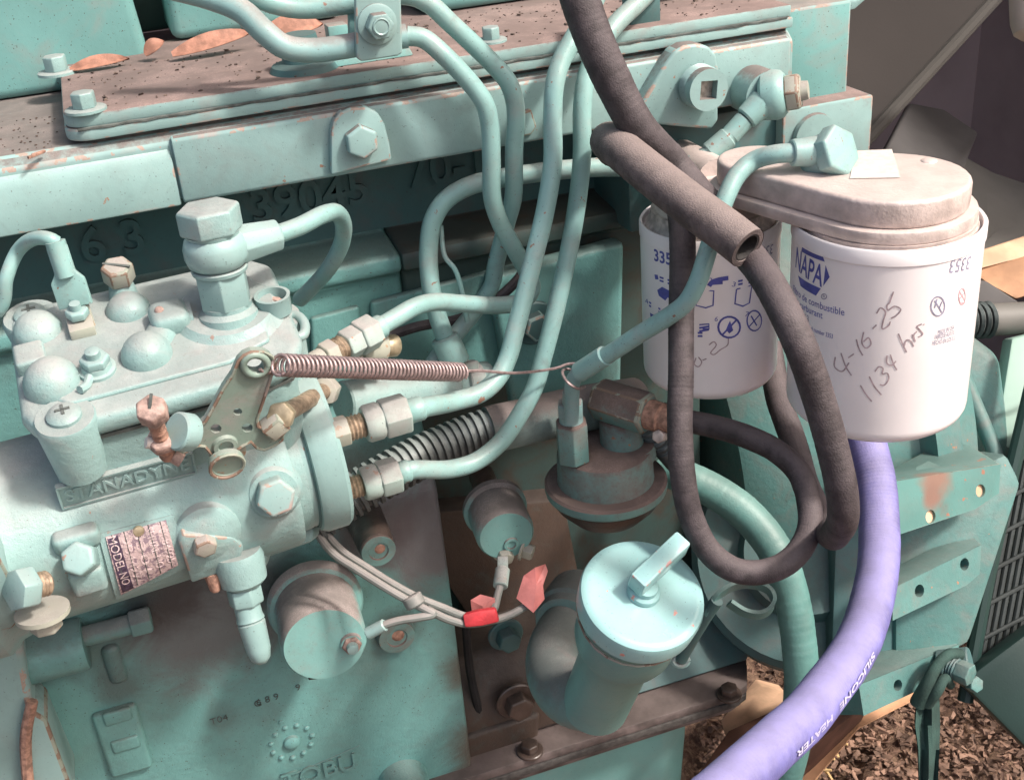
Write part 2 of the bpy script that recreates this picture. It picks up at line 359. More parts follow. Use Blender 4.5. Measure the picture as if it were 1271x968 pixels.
# ================================================================== SETTING: ground
def ground():
    GZ = -0.64
    xs = sorted(set([-8, -5, -3, -2, -1.2, -.6, -.2]+[.05+i*.0125 for i in range(97)]+[1.6, 2.2, 3, 5, 8]))
    ys = sorted(set([-8, -5, -3, -2, -1.2, -.7]+[-.4+i*.0125 for i in range(97)]+[1.2, 2, 3, 5, 8]))
    vv = []
    for y in ys:
        for x in xs:
            q = V((x*9, y*9, 0)); h = (noise.noise(q)*.03+noise.noise(q*2.7)*.016+abs(noise.noise(q*6.1))*.012)
            vv.append(V((x, y, GZ+h)))
    n = len(xs); ff = [(j*n+i, j*n+i+1, (j+1)*n+i+1, (j+1)*n+i) for j in range(len(ys)-1) for i in range(n-1)]
    t = NT('soil'); a = t.rng(t.noise(14, 6, .7), .35, .7); b = t.rng(t.noise(70, 6, .75, dist=1), .4, .62)
    t.bump(t.noise(120, 8, .75), 1.0, .01)
    t.done(t.mix(b, t.mix(a, (.075, .038, .028), (.15, .08, .055)), t.mix(a, (.24, .14, .09), (.38, .25, .17))), .9)
    MB().add(vv, ff).build('ground', 'soil', smooth=0, kind='structure')
    simple('chip_pale', (.19, .115, .082), .85, 0, .6, 40); simple('straw', (.55, .38, .18), .7, 0, .25, 80)
    m = MB(); s = MB()
    for i in range(2600):
        px = random.uniform(870, 1330); py = random.uniform(820, 1030); q = Z(px, py, GZ+random.uniform(.0, .02))
        a = V((random.uniform(-1, 1), random.uniform(-1, 1), random.uniform(-.3, .3))).normalized(); b = a.cross(V((random.uniform(-.3, .3), random.uniform(-.3, .3), 1))).normalized(); c = a.cross(b)
        l = random.uniform(.003, .016)*random.uniform(.4, 1); wd = random.uniform(.0012, .005); th = random.uniform(.0008, .003)
        o_ = len(m.v); m.box(q, a, b, c, l, wd, th)
        for k_ in range(o_, len(m.v)): m.v[k_] += V((random.gauss(0, .0009), random.gauss(0, .0009), random.gauss(0, .0009)))
    m.build('wood_chips', 'chip_pale', smooth=0, bevel=0, kind='stuff')['label'] = 'pale wood chips scattered over the brown soil'
    for i in range(260):
        t_ = i/260; px = 985+75*t_+random.gauss(0, 8); py = 955-100*t_**1.3+random.gauss(0, 8)
        q = Z(px, py, GZ+.03); a = V((random.gauss(.6, .5), random.gauss(.5, .5), random.uniform(-.2, .2))).normalized(); b = a.cross(EZ).normalized()
        s.box(q, a, b, a.cross(b), random.uniform(.02, .06), .0022, .0018)
    s.build('straw', 'straw', smooth=0, kind='stuff')['label'] = 'yellow straw lying on the soil beside the purple hose'
ground()

# ================================================================== engine block
blk = thing('engine_block', 'teal painted cast engine block with embossed numbers behind the pump', 'engine', V((-.05, .1, -.28)))
def block():
    prof = [(.25, .1655), (.034, .1655), (.034, .107), (-.001, .1035), (-.002, .0925), (.005, .0905), (.005, .012), (-.006, -.015), (-.021, -.045), (-.023, -.12), (-.020, -.285), (.25, -.285)]
    x0, x1, x2 = -.47, Y(566, 780, -.022).x, .165
    MB().prism([V((x0, y, z)) for y, z in prof], V((x1-x0, 0, 0))).build('wall', 'paint_block', blk, bevel=.004, seg=3, bang=12)
    prof2 = [(.25, .1655), (.034, .1655), (.034, .107), (-.001, .1035), (-.002, .0925), (.005, .0905), (.005, .012), (.066, -.005), (.066, -.285), (.25, -.285)]
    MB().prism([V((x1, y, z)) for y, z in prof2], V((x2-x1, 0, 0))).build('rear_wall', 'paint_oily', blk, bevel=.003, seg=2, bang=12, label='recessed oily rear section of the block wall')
    MB().bx(-.47, .165, .0325, .036, .1085, .1645).build('painted_shade_strip', 'paint_dark', blk, label='dark strip of wall under the cylinder head, shade painted into its colour')  # darker paint carries the shade below the head overhang
    # raised panels of the tappet chamber wall
    for pts in ([(384, 392), (444, 376), (449, 480), (388, 500)], [(458, 372), (612, 332), (640, 470), (462, 480)]):
        pp = [Y(px, py, .005) for px, py in pts]; MB().prism(pp, V((0, -.005, 0))).build('raised_panel', 'paint_block', blk, bevel=.002, seg=3)
    # side cover with right edge, bolt lug
    pp = [Y(px, py, -.010) for px, py in [(606, 345), (776, 300), (772, 480), (640, 520)]]
    sc = MB().prism(pp, V((0, .014, 0))).build('side_cover', 'paint_block', blk, bevel=.004, seg=3)
    hex_bolt(sc, Y(662, 400, -.010), -EY, .009, .008, 'paint_dark', .014)
    # part number cast into the shaded wall
    ch = 'paint_dark'
    o = Y(385, 246, .032); text_on('casting_number', '39045', .028, o, V((1, 0, 0)), V((0, 0, 1)), ch, blk, .0022, .0004)
    o = Y(555, 208, .032); text_on('casting_number', '70-1', .028, o, V((1, 0, 0)), V((0, 0, 1)), ch, blk, .0022, .0004)
    o = Y(140, 300, .032); text_on('casting_number', '6 3', .028, o, V((1, 0, 0)), V((0, 0, 1)), ch, blk, .0022, .0004)
    # foundry clock and letters low on the wall
    c = Y(362, 920, -.0215); R = .0135
    m = MB()
    for i in range(11):
        a = math.radians(100-i*32.7); m.lathe(c+V((math.cos(a)*R*1.0, 0, math.sin(a)*R)), -EY, [(-.001, .0022), (.0008, .0018), (.0016, .0009), (.0018, 0)], 10)
    m.lathe(c+V((-.004, 0, .019)), -EY, [(-.001, .002), (.0012, .0014), (.0016, 0)], 10)
    m.build('casting_clock_dots', 'paint_block', blk)
    cylpart('casting_clock_hub', blk, 'paint_block', c, -EY, [(-.001, .0058), (.002, .005), (.0032, .003), (.0035, 0)], 20)
    text_on('casting_letters', 'TOBU', .019, Y(397, 957, -.0215), V((1, 0, 0)), V((0, 0, 1)), 'paint_block', blk, .0011, .0002)
    for tx, px, py in [('T04', 272, 893), ('C', 320, 873), ('6 8 9', 332, 868), ('9', 370, 853)]: text_on('stamped_serial', tx, .0072, Y(px, py, -.0228), V((1, 0, .02)).normalized(), V((-.02, 0, 1)).normalized(), 'seam', blk, .00015, -.0001)
    e = [Y(px, py, -.0212) for px, py in [(352, 966), (446, 925)]]
    MB().tube(e, .0006, 6, 1).build('casting_ridge', 'paint_block', blk)
    # plug stubs standing out of the wall
    for (px, py, yb, yf, rp, mt) in [(448, 634, -.015, -.060, 22, 'oily'), (488, 780, -.018, -.027, 24, 'paint_block'), (497, 960, -.015, -.045, 29, 'paint_block')]:
        q = Y(px, py, yb); r = pr(rp, depth(q))
        f = Y(px, py, yb)+V((0, yf-yb, 0))
        st = MB().lathe(q, f-q, [(0, r*1.12), ((f-q).length*.8, r), ((f-q).length, r*.96)], 28).build('plug_stub', mt, blk)
        cylpart('plug_face', st, 'paint_dirty', f, -EY, [(-.001, r*.97), (.0010, r*.93), (.0014, r*.55), (.0004, r*.5), (.0004, 0)], 28)
        MB().ball(f+V((.001, .0012, .001)), r*.42, 9, 6, -EY, .55).build('plug_core', 'rust', st, smooth=20)
    # boss, rod and rectangular pad at lower left
    a = Y(48, 812, -.03); cylpart('side_boss', blk, 'paint_block', a+V((-.012, .0, 0)), V((1, -.02, 0)), [(0, .0155), (.036, .0155), (.038, .0145), (.038, .006)], 30)
    MB().cyl(a+V((.026, 0, .004)), a+V((.052, 0, .004)), .006, n=18).build('boss_rod', 'paint_elbow', blk)
    MB().hexa(a+V((.052, 0, .004)), a+V((.064, 0, .004)), .0085).build('boss_nut', 'paint_elbow', blk, bevel=.0008)
    pp = [Y(px, py, -.0205) for px, py in [(112, 882), (168, 866), (190, 945), (138, 960)]]
    pd = MB().prism(pp, V((0, -.006, 0))).build('cast_pad', 'paint_block', blk, bevel=.004, seg=3)
    for (px, py) in [(146, 888), (156, 922)]:
        q = Y(px, py, -.0262); MB().box(q, EX, EY, EZ, .017, .004, .010).build('cast_rib', 'paint_block', pd, bevel=.0019, seg=3)
    q = Y(142, 820, -.020); MB().box(q, EX, EY, EZ, .012, .012, .03).build('cast_rib', 'paint_block', blk, bevel=.005, seg=3)
    # pan rail and pan
    zt = -.2765
    xr = Y(935, 850, -.03).x
    out = [V((-.15, -.030, zt)), V((xr-.015, -.030, zt)), V((xr-.003, -.026, zt)), V((xr+.006, -.010, zt)), V((xr+.02, .02, zt)), V((xr+.02, .2, zt)), V((-.15, .2, zt))]
    rail = MB().prism(out, V((0, 0, -.008))).build('pan_rail', 'pan_flange', blk, bevel=.0012)
    out2 = [p+V((-.001, -.001 if p.y < .1 else 0, -.0082)) for p in out]
    MB().prism(out2, V((0, 0, -.006))).build('pan_gasket', 'dark_gasket', blk, bevel=.001)
    out3 = [p+V((-.002, .004 if p.y < .1 else 0, -.0145)) for p in out]
    MB().prism(out3, V((0, 0, -.009))).build('pan_lip', 'pan_flange', blk, bevel=.003, seg=3)
    out4 = [V((-.16, .0, zt-.023)), V((xr-.055, .0, zt-.023)), V((xr-.03, .014, zt-.023)), V((xr-.022, .04, zt-.023)), V((xr-.022, .2, zt-.023)), V((-.16, .2, zt-.023))]
    MB().prism(out4, V((.0, .02, -.14))).build('oil_pan', 'paint_neck', blk, bevel=.006, seg=3)
    for px, py in [(658, 932), (905, 862)]:
        hex_bolt(rail, Z(px, py, zt), EZ, .0065, .006, 'oily', .0095, edge=None)
    MB().prism([V((x1-.004, y, z)) for y, z in [(.06, zt+.001), (-.010, zt+.001), (-.008, zt+.03), (.012, zt+.07), (.06, zt+.07)]], V((.105, 0, 0))).build('lower_wall', 'brown_plate', blk, bevel=.005, seg=3)
    # oily ledge and bolts above the rail
    MB().prism([V((.04, -.006, zt+.002)), V((xr+.012, -.006, zt+.002)), V((xr+.012, .03, zt+.045)), V((.04, .03, zt+.045))], V((0, .02, 0))).build('sloped_ledge', 'paint_dark', blk, bevel=.004, seg=3)
    for px, py, yy, r in [(627, 786, .006, .0085), (640, 868, -.010, .010)]:
        hex_bolt(blk, Y(px, py, yy), -EY, r, .010, 'paint_dark' if py < 800 else 'oily', r*1.5, edge=None)
    # brown cover plate behind the filler and lift pump
    pp = [Y(px, py, .048) for px, py in [(500, 640), (700, 620), (720, 720), (715, 890), (640, 945), (520, 960), (585, 880), (578, 760)]]
    MB().prism(pp, V((0, .022, 0))).build('cover_plate', 'brown_plate', blk, bevel=.002, label='brown oil-soaked cover plate')
    MB().tube([Y(578, 770, -.004), Y(583, 830, -.004), Y(596, 890, -.004)], .003, 8, 3).build('seam_gap', 'black_gap', blk)
    MB().prism([Y(px, py, -.012) for px, py in [(560, 920), (672, 885), (668, 930), (562, 972)]], V((0, .04, 0))).build('lower_lug', 'brown_plate', blk, bevel=.004, seg=3)
    # gear cover edge at far left
    g = [Y(px, py, -.052) for px, py in [(-60, 790), (4, 778), (28, 800), (40, 870), (62, 905), (96, 985), (-60, 1000)]]
    MB().prism(g, V((0, .05, 0))).build('gear_cover', 'paint_head', blk, bevel=.004, seg=3, edge='worn_edge')
    g = [Y(px, py, -.058) for px, py in [(36, 880), (58, 893), (92, 985), (30, 985)]]
    MB().prism(g, V((0, .03, 0))).build('gear_cover_flange', 'paint_head', blk, bevel=.002, edge='worn_rust')
    MB().tube([Y(40, 870, -.057), Y(32, 915, -.058), Y(36, 985, -.059)], .0032, 8, 4).build('gear_cover_joint', 'rust', blk)
block()

# ================================================================== cylinder head
head = thing('cylinder_head_casting', 'pale teal cylinder head with rusty lower edge running across the engine', 'cylinder head', V((-.05, .1, .165)))
def cyl_head():
    xr = Y(985, 60, -.030).x
    MB().prism([V((-.47, y, z)) for y, z in [(.25, .2), (-.024, .2), (-.030, .195), (-.030, .1665), (-.026, .1655), (.25, .1655)]], V((xr+.47, 0, 0))).build('body', 'paint_head', head, bevel=.0015, seg=2, edge='worn_edge')
    # front band: left piece stands lower, right piece stands proud
    xs = Y(226, 240, -.034).x
    MB().prism([V((xs, y, z)) for y, z in [(-.029, .199), (-.0335, .197), (-.0345, .1672), (-.0335, .1648), (-.029, .1648)]], V((xr-.004-xs, 0, 0))).build('front_band', 'paint_head', head, bevel=.0013, edge='worn_edge')
    MB().prism([V((-.47, y, z)) for y, z in [(-.029, .1945), (-.0325, .1865), (-.0325, .164), (-.029, .163)]], V((xs-.001+.47, 0, 0))).build('front_band', 'paint_head', head, bevel=.0013, edge='worn_edge')
    MB().tube([Z(40, 193, .2008), Z(55, 188, .2008), Z(35, 196, .2008)], .0008, 6, 3).build('cast_mark', 'rust', head)
    # bolt pad
    pad = [Y(px, py, -.0395) for px, py in [(411, 218), (411, 165), (414, 150), (422, 140), (436, 134), (455, 133), (469, 140), (478, 155), (484, 178), (487, 199)]]
    po = MB().prism(pad, V((0, .006, 0))).build('bolt_pad', 'paint_head', head, bevel=.0014, edge='worn_edge')
    hex_bolt(po, Y(447, 174, -.0395), -EY, .0088, .0065, 'paint_head', 0, a0=.5)
    lug = [Y(px, py, -.0375) for px, py in [(640, 143), (660, 136), (667, 158), (660, 168), (640, 172)]]
    MB().prism(lug, V((0, .006, 0))).build('cast_lug', 'paint_head', head, bevel=.0012, edge='worn_rust')
    # plug pad with square-socket plug
    pad = [Y(px, py, -.044) for px, py in [(797, 128), (812, 103), (826, 80), (838, 64), (850, 57), (866, 55), (880, 58), (889, 68), (892, 84), (892, 150), (884, 161), (845, 158), (803, 154)]]
    po = MB().prism(pad, V((0, .012, 0))).build('plug_pad', 'paint_head', head, bevel=.0018, seg=3, edge='worn_edge')
    q = Y(866, 106, -.046); ax = -EY; r = pr(27, .655)
    pl = rings(po, q, q+ax*.007, r, 4, 'paint_head', 'plug_thread')
    qf = q+ax*.007
    # plug face with a real square socket
    e1, e2 = V((1, 0, 0)), V((0, 0, 1)); n = 28
    outer = [qf+(e1*math.cos(2*math.pi*i/n)+e2*math.sin(2*math.pi*i/n))*r*.95 for i in range(n)]
    ang = math.radians(40); hs = r*.56
    sq = [qf+(e1*math.cos(ang+math.pi/2*i)+e2*math.sin(ang+math.pi/2*i))*hs*1.05 for i in range(4)]
    MB().plate(outer, [sq], -EY*.006).build('plug_head', 'paint_head', po, bevel=0, smooth=30)
    MB().prism([p+EY*.0005 for p in sq], -EY*.001).build('socket_floor', 'raw_steel', po)
    # rear end blocks
    x1 = Y(1027, 90, .01).x
    MB().bx(xr-.002, x1, -.012, .2, .14, .208).build('end_block', 'paint_manifold', head, bevel=.0015, edge='worn_edge')
    a = Z(985, 150, .150); 
    MB().bx(xr-.004, x1+.008, -.028, .05, .118, .1548).build('end_lug', 'paint_plate', head, bevel=.0015, edge='worn_edge')
    MB().lathe(V((xr+.016, -.029, .137)), -EY, [(0, .014), (.003, .0135), (.0035, .009)], 24).build('end_boss', 'paint_head', head)
    MB().bx(xr-.10, xr+.002, -.02, .1, .095, .158).build('filter_mount', 'paint_dark', head, bevel=.003, seg=2)
cyl_head()

# ================================================================== cover base on top of the head
cov = thing('cover_base_plate', 'dusty two-layer cover base plate bolted on top of the cylinder head', 'cover plate', V((-.02, .02, .2005)))
def cover_base():
    xl = Y(84, 180, -.029).x; xr = Y(985, 20, -.029).x
    def outl(z, g, gl=0): 
        c = .012; pts = []
        for i in range(7):
            a = math.pi+math.pi/2*i/6; pts.append(V((xl+c+math.cos(a)*c+g+gl, -.029+c+math.sin(a)*c+g, z)))
        return pts+[V((xr-g, -.029+g, z)), V((xr-g, .13, z)), V((xl+g, .13, z))]
    MB().prism(outl(.2002, .003), V((0, 0, .0022))).build('gasket', 'dark_gasket', cov)
    lo = MB().prism(outl(.2020, .0), V((0, 0, .0058))).build('lower_plate', 'paint_plate', cov, bevel=.0010, edge='worn_edge')
    up = MB().prism(outl(.2081, .0008), V((0, 0, .0066))).build('upper_plate', 'paint_plate', cov, bevel=.0013)
    # gasket bead squeezed out between the layers
    pts = [V((xl+.006+(xr-xl-.01)*i/60, -.0287, .2079+noise.noise(V((i*.9, 0, 0)))*.0006)) for i in range(61)]
    MB().tube(pts, [.0007+abs(noise.noise(V((i*.7, 3, 0))))*.0009 for i in range(61)], 6, 1).build('sealant_bead', 'seam', cov)
    for px, py, r in [(107, 138, 17), (72, 92, 16), (610, 52, 13)]:
        q = Z(px, py, .2147); d = depth(q); hex_bolt(up, q, EZ, pr(r, d)*.9, pr(r, d)*1.15, 'paint_pump', pr(r, d)*1.5, a0=.3, edge=None)
    q = Z(421, 62, .2147); MB().box(q+V((0, 0, .007)), EX, EY, EZ, .011, .011, .014).build('square_stud', 'paint_manifold', up, bevel=.001)
    q = Z(378, 86, .2147); cylpart('tube_standoff', up, 'paint_dark', q, EZ, [(0, .018), (.003, .0165), (.0045, .011), (.018, .0085)], 28)
    q = Z(445, 80, .2147); MB().prism([q+V((-.03, 0, 0)), q+V((.03, 0, 0)), q+V((.026, .004, .010)), q+V((-.008, .004, .010))], V((0, .014, 0))).build('bracket_foot', 'paint_manifold', up, bevel=.0012)
    q = Z(800, 28, .2147); MB().box(q+V((.0, .004, .006)), EX, EY, EZ, .018, .012, .014).build('clamp_foot', 'paint_dark', up, bevel=.001)
    q = Z(825, 3, .2147); MB().box(q+V((.002, 0, .013)), EX, EY, EZ, .024, .010, .004).build('clamp_foot_tab', 'paint_head', up, bevel=.001)
    # flange at rear right
    pp = [P(px, py, .72) for px, py in [(1004, 14), (1062, 2), (1080, -14), (1000, -14)]]
    MB().prism(pp, EZ*-.005).build('rear_flange', 'paint_pump', cov, bevel=.0012)
cover_base()

man = thing('intake_manifold', 'dull teal manifold ports rising behind the dusty cover plate', 'manifold', V((-.1, .12, .2145)))
def manifold():
    z0, z1 = .2152, .42
    def wall(pxl, pxr, y0, lean, mat='paint_manifold', nm='port_wall', z0=z0):
        xl = Z(*pxl, z0).x; xr = Z(*pxr, z0).x
        MB().prism([V((xl, y0, z0)), V((xr, y0, z0)), V((xr-lean, y0+.012, z1)), V((xl+lean*.3, y0+.012, z1))], V((0, .07, 0))).build(nm, mat, man, bevel=.006, seg=3)
    wall((-160, 150), (186, 78), .098, .016, z0=.2003)
    wall((222, 66), (448, 40), .118, .01)
    wall((556, 40), (752, 22), .088, .012)
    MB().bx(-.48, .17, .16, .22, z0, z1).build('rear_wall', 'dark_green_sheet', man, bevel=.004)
manifold()
def crumbs():
    m = MB(); xl = Y(84, 180, -.029).x
    for i in range(520):
        x = random.uniform(xl+.004, .165); y = random.uniform(-.022, .085); s = random.uniform(.0002, .0006)*random.choice((1, 1, 1, 1.9)); an = random.random()*6
        e1 = V((math.cos(an), math.sin(an), 0)); o_ = len(m.v); m.box(V((x, y, .2148+s*.3)), e1, EZ.cross(e1), EZ, s*2.2, s*1.2, s*.8)
        for k_ in range(o_, len(m.v)): m.v[k_] += V((random.gauss(0, s*.3), random.gauss(0, s*.3), abs(random.gauss(0, s*.2))))
    for i in range(60):
        x = random.uniform(-.255, xl-.004); y = random.uniform(-.02, .05); s = random.uniform(.0002, .0006); e1 = EX
        m.box(V((x, y, .2002+s*.3)), e1, EY, EZ, s*2, s*1.3, s*.8)
    simple('crumb', (.10, .072, .06), .9, 0, .6, 300); m.build('leaf_crumbs', 'crumb', smooth=0, kind='stuff')['label'] = 'dark crumbs of dirt and leaf scattered on the dusty cover plate'
crumbs()
def leaves():
    for i, (px, py, l, wd, ang, lift, lab) in enumerate([(124, 80, .032, .008, .10, .004, 'flat brown dead leaf beside the rear bolt of the dusty plate'), (192, 60, .013, .009, 1.4, .012, 'small curled brown leaf in the dark gap between manifold ports'),
            (264, 54, .046, .011, .34, .012, 'long brown dead leaf propped against the square stud'), (366, 34, .032, .014, -.1, .016, 'brown dead leaf lying behind the dusty bent fuel line')]):
        q = Z(px, py, .2155+lift*.5); a = (V((math.cos(ang*.5), math.sin(ang*.3)*.4, math.sin(ang)*.35))).normalized(); b = (V((0, .75, .66))).normalized(); b = (b-a*b.dot(a)).normalized(); c = a.cross(b)
        vv = []; n = 8
        for k in range(n+1):
            t_ = k/n; ww = math.sin(math.pi*min(1, .06+t_*.94))**.7*wd*.5
            mid = q+a*((t_-.5)*l)+c*(math.sin(t_*3)*.003)
            vv += [mid-b*ww, mid+c*-.0012, mid+b*ww]
        ff = []
        for k in range(n): ff += [(k*3, k*3+1, k*3+4, k*3+3), (k*3+1, k*3+2, k*3+5, k*3+4)]
        m = MB().add(vv, ff); o2 = len(m.v); m.add([p+c*.0004 for p in vv], [tuple(reversed(f)) for f in ff])
        tag(m.build('dead_leaf', 'dead_leaf'), lab, 'leaf', 'dead leaves on the cover plate')
leaves()

# ================================================================== injection pump
pump = thing('injection_pump', 'pale teal fuel injection pump with domed top cover and throttle lever', 'fuel pump', L(-70, 10, -36))
PC = L(0, 0, 8)
def phit(px, py, r):                                  # pixel ray onto the pump barrel
    r0 = CAM-PC; d = ray(px, py); a = d-PX*d.dot(PX); b = r0-PX*r0.dot(PX)
    A = a.dot(a); B = 2*a.dot(b); C = b.dot(b)-r*r; D = B*B-4*A*C
    t = (-B-math.sqrt(max(D, 0)))/(2*A); return CAM+d*t
def pn(q): n = q-PC; return (n-PX*n.dot(PX)).normalized()
def pump_body():
    mat = 'paint_pump'; R = .0435
    m = lambda t: t*.001
    cylpart('barrel', pump, mat, PC+PX*m(-230), PX, [(0, m(52)), (m(66), m(52)), (m(72), m(47)), (m(86), R), (m(200), R), (m(204), R), (m(206), R-.001), (m(206.2), m(38)), (m(212), m(37.5))], 72)
    cylpart('distributor_head', pump, 'paint_pump_plain', PC+PX*m(-20), PX, [(0, m(37)), (m(5), m(37.2)), (m(6), m(40)), (m(9), m(41.5)), (m(19), m(41.5)), (m(21), m(40)), (m(21.2), m(10))], 72)
    cylpart('head_band', pump, 'paint_dark', PC+PX*m(-15.5), PX, [(0, m(38.0)), (m(4.5), m(40.6)), (m(5), m(38))], 72)
    # governor housing
    MB().prism([L(u, v, 10) for u, v in [(-122, -18), (-114, -25), (-22, -25), (-12, -18), (-10, 50), (-20, 57), (-114, 57), (-124, 50)]], PZ*m(69)).build('governor_housing', mat, pump, bevel=.003, seg=3)
    cv = MB().prism([L(u, v, 77) for u, v in [(-128, -12), (-124, -22), (-114, -28), (-30, -28), (-14, -24), (-6, -12), (-4, 50), (-14, 60), (-114, 62), (-126, 54)]], PZ*m(11)).build('top_cover', mat, pump, bevel=.0045, seg=4)
    MB().prism([L(u, v, 75.6) for u, v in [(-126, -12), (-122, -21), (-113, -26.6), (-30, -26.6), (-15, -23), (-7.4, -12), (-5.4, 49), (-15, 58.6), (-114, 60.6), (-124.6, 53)]], PZ*m(1.6)).build('cover_gasket', 'seam', pump)
    # raised rim of the cover
    MB().prism([L(u, v, 87) for u, v in [(-118, -5), (-108, -16), (-40, -16), (-20, -8), (-16, 40), (-24, 52), (-106, 54), (-118, 46)]], PZ*m(3)).build('cover_crown', mat, cv, bevel=.0029, seg=4, smooth=80)
    # domes
    for px, py, w_, r, sz in [(66, 478, 88, 12.2, 1.05), (48, 414, 88, 11.0, .95), (183, 443, 89, 11.2, 1.05), (160, 388, 88, 10.2, .95)]:
        q = LP(px, py, 2, w_); MB().ball(q, m(r), 28, 16, PZ, sz).build('cover_dome', mat, cv, smooth=80)
    q = LP(212, 402, 2, 90); MB().box(q+PZ*m(3), PX, PY, PZ, m(17), m(17), m(12)).build('cover_lump', mat, cv, bevel=.0042, seg=4, smooth=80)
    MB().ball(q+PZ*m(8.5)-PX*m(3.5), m(2.2), 12, 8, PZ).build('lump_pip', 'rusty_pink', cv, smooth=80)
    # ridges that join the domes
    MB().tube([LP(183, 443, 2, 89), LP(198, 420, 2, 89), LP(212, 402, 2, 89), LP(240, 395, 2, 89)], [m(8), m(7), m(7), m(8)], 14, 5).build('cover_ridge', mat, cv, smooth=80)
    MB().box(LP(40, 450, 2, 88)+PZ*m(2), PX, PY, PZ, m(13), m(15), m(9)).build('cover_corner_block', mat, cv, bevel=.002, seg=3)
    # screw bosses
    for (px, py, w_, lo) in [(80, 517, 89, -31), (38, 392, 87, -20)]:
        q = LP(px, py, 2, w_); cylpart('screw_boss', cv, mat, q+PZ*m(lo), PZ, [(0, m(10.5)), (m(-lo-2), m(13)), (m(-lo), m(12))], 30)
        s = cylpart('cover_screw', cv, mat, q, PZ, [(0, m(7.2)), (m(1.5), m(7.2)), (m(3.4), m(5.4)), (m(4), m(2.6)), (m(4.01), 0)], 26)
        x = MB()
        for k in range(2):
            a = PX if k else PY; x.box(q+PZ*m(4.0), a, a.cross(PZ), PZ, m(6), m(1.3), m(.8))
        x.build('screw_slot', 'seam', s)
        # round land below the inlet fitting, corner boss with cup
    q = LP(283, 395, 2, 86); cylpart('inlet_land', cv, mat, q, PZ, [(0, m(29)), (m(3), m(25)), (m(6), m(22)), (m(7), m(21)), (m(7.2), m(10))], 48)
    q = LP(342, 402, 2, 76); cylpart('corner_boss', cv, mat, q-PZ*m(50), PZ, [(0, m(13)), (m(50), m(13)), (m(54), m(12)), (m(54.2), m(8))], 36)
    q = LP(341, 386, 2, 88); cylpart('cup', cv, 'paint_pump_plain', q, (PZ+EZ).normalized(), [(0, m(8)), (m(8), m(8)), (m(8.6), m(8.2)), (m(8.6), m(6.6)), (m(3), m(6.4)), (m(2.9), 0)], 30)
    q2 = q+(PZ+EZ).normalized()*m(3); cylpart('cup_screw', cv, 'rusty_pink', q2, PZ, [(0, m(5)), (m(1.6), m(4.4)), (m(2), m(1.6)), (m(1.2), m(1.2)), (m(1.2), 0)], 18)
    MB().tube([LP(352, 392, 2, 80), LP(368, 392, 2, 80), LP(378, 402, 2, 80), LP(376, 416, 2, 80), LP(366, 420, 2, 80)], m(2.4), 10, 5).build('lifting_ring', 'paint_pump_plain', cv, smooth=60)
    # tie wire between fitting and cup
    # terminal stud on the cover
    q = LP(122, 462, 2, 89); cylpart('terminal_insulator', cv, 'paint_pump_plain', q, PZ, [(0, m(8)), (m(2.5), m(8)), (m(3), m(6.5)), (m(5), m(6))], 24)
    MB().hexa(q+PZ*m(5), q+PZ*m(9), m(6.4)).build('terminal_nut', 'paint_pump_plain', cv, bevel=.0004)
    cylpart('terminal_stud', cv, 'paint_pump_plain', q+PZ*m(9), PZ, [(0, m(3.2)), (m(3), m(3.2)), (m(3.5), m(2.4)), (m(4), 0)], 18)
    MB().tube([q+PZ*m(4)-PX*m(2), LP(108, 478, 2, 91), LP(99, 484, 2, 92)], m(1.9), 8, 4).build('terminal_tag', 'paint_pump_plain', cv)
    # slotted idle screw behind the cover
    q = LP(155, 372, 2, 88); cylpart('screw_post', cv, mat, q, EZ, [(0, m(7)), (m(8), m(5.5)), (m(12), m(4))], 20)
    ax = (EZ*.9-EY*.35).normalized(); h = MB().hexa(q+EZ*m(10), q+EZ*m(10)+ax*m(9), m(7.4)).build('slotted_screw', 'paint_raw', cv, bevel=.0006, edge='worn_rust')
    MB().box(q+EZ*m(10)+ax*m(9), (PX*.8-PY*.5).normalized(), (PX*.5+PY*.8).normalized(), ax, m(13), m(1.3), m(.8)).build('screw_slot', 'seam', cv)
    # maker's plate cast on the front of the housing
    c = LP(158, 593, 1, -26.0); 
    dx = (LP(240, 569, 1, -26)-LP(80, 612, 1, -26)); wd = dx.length; ex = dx.normalized(); ez = (PZ-ex*PZ.dot(ex)).normalized()
    pl = MB().box(c, ex, PY, ez, wd*1.06, m(2.6), m(13.5)).build('maker_plate', mat, pump, bevel=.0008)
    fr = MB()
    for s in (-1, 1):
        fr.box(c-PY*m(1.5)+ez*m(6.2)*s, ex, PY, ez, wd*1.05, m(1.4), m(.9)); fr.box(c-PY*m(1.5)+ex*wd*.52*s, ex, PY, ez, m(.9), m(1.4), m(11.6))
    fr.build('plate_rim', mat, pl)
    me = text_mesh('STANADYNE', m(10.0), m(.35), m(.1)); tw = max(v.co.x for v in me.vertices)*2
    for v in me.vertices: v.co = c-PY*m(1.6)+ex*(v.co.x*wd*.96/tw)+ez*v.co.y-PY*v.co.z
    link('maker_lettering', me, 'paint_pump_plain', pl, 0)
    # casting joint on the barrel
    # data plate wrapped on the barrel
    def bpatch(name, cs, r, mat_, th=.0008, par=pump, n=14):
        uv = []
        for px, py in cs:
            q = phit(px, py, r); d = q-PC; uv.append((d.dot(PX), math.atan2(d.dot(PZ), -d.dot(PY))))
        mm = MB(); vv = []
        for rr in (r, r+th):
            for j in range(n+1):
                for i in range(3):
                    s, t_ = i/2, j/n
                    a = [uv[0][k]*(1-s)*(1-t_)+uv[1][k]*s*(1-t_)+uv[2][k]*s*t_+uv[3][k]*(1-s)*t_ for k in (0, 1)]
                    vv.append(PC+PX*a[0]+(-PY*math.cos(a[1])+PZ*math.sin(a[1]))*rr)
        K = 3*(n+1); ff = []
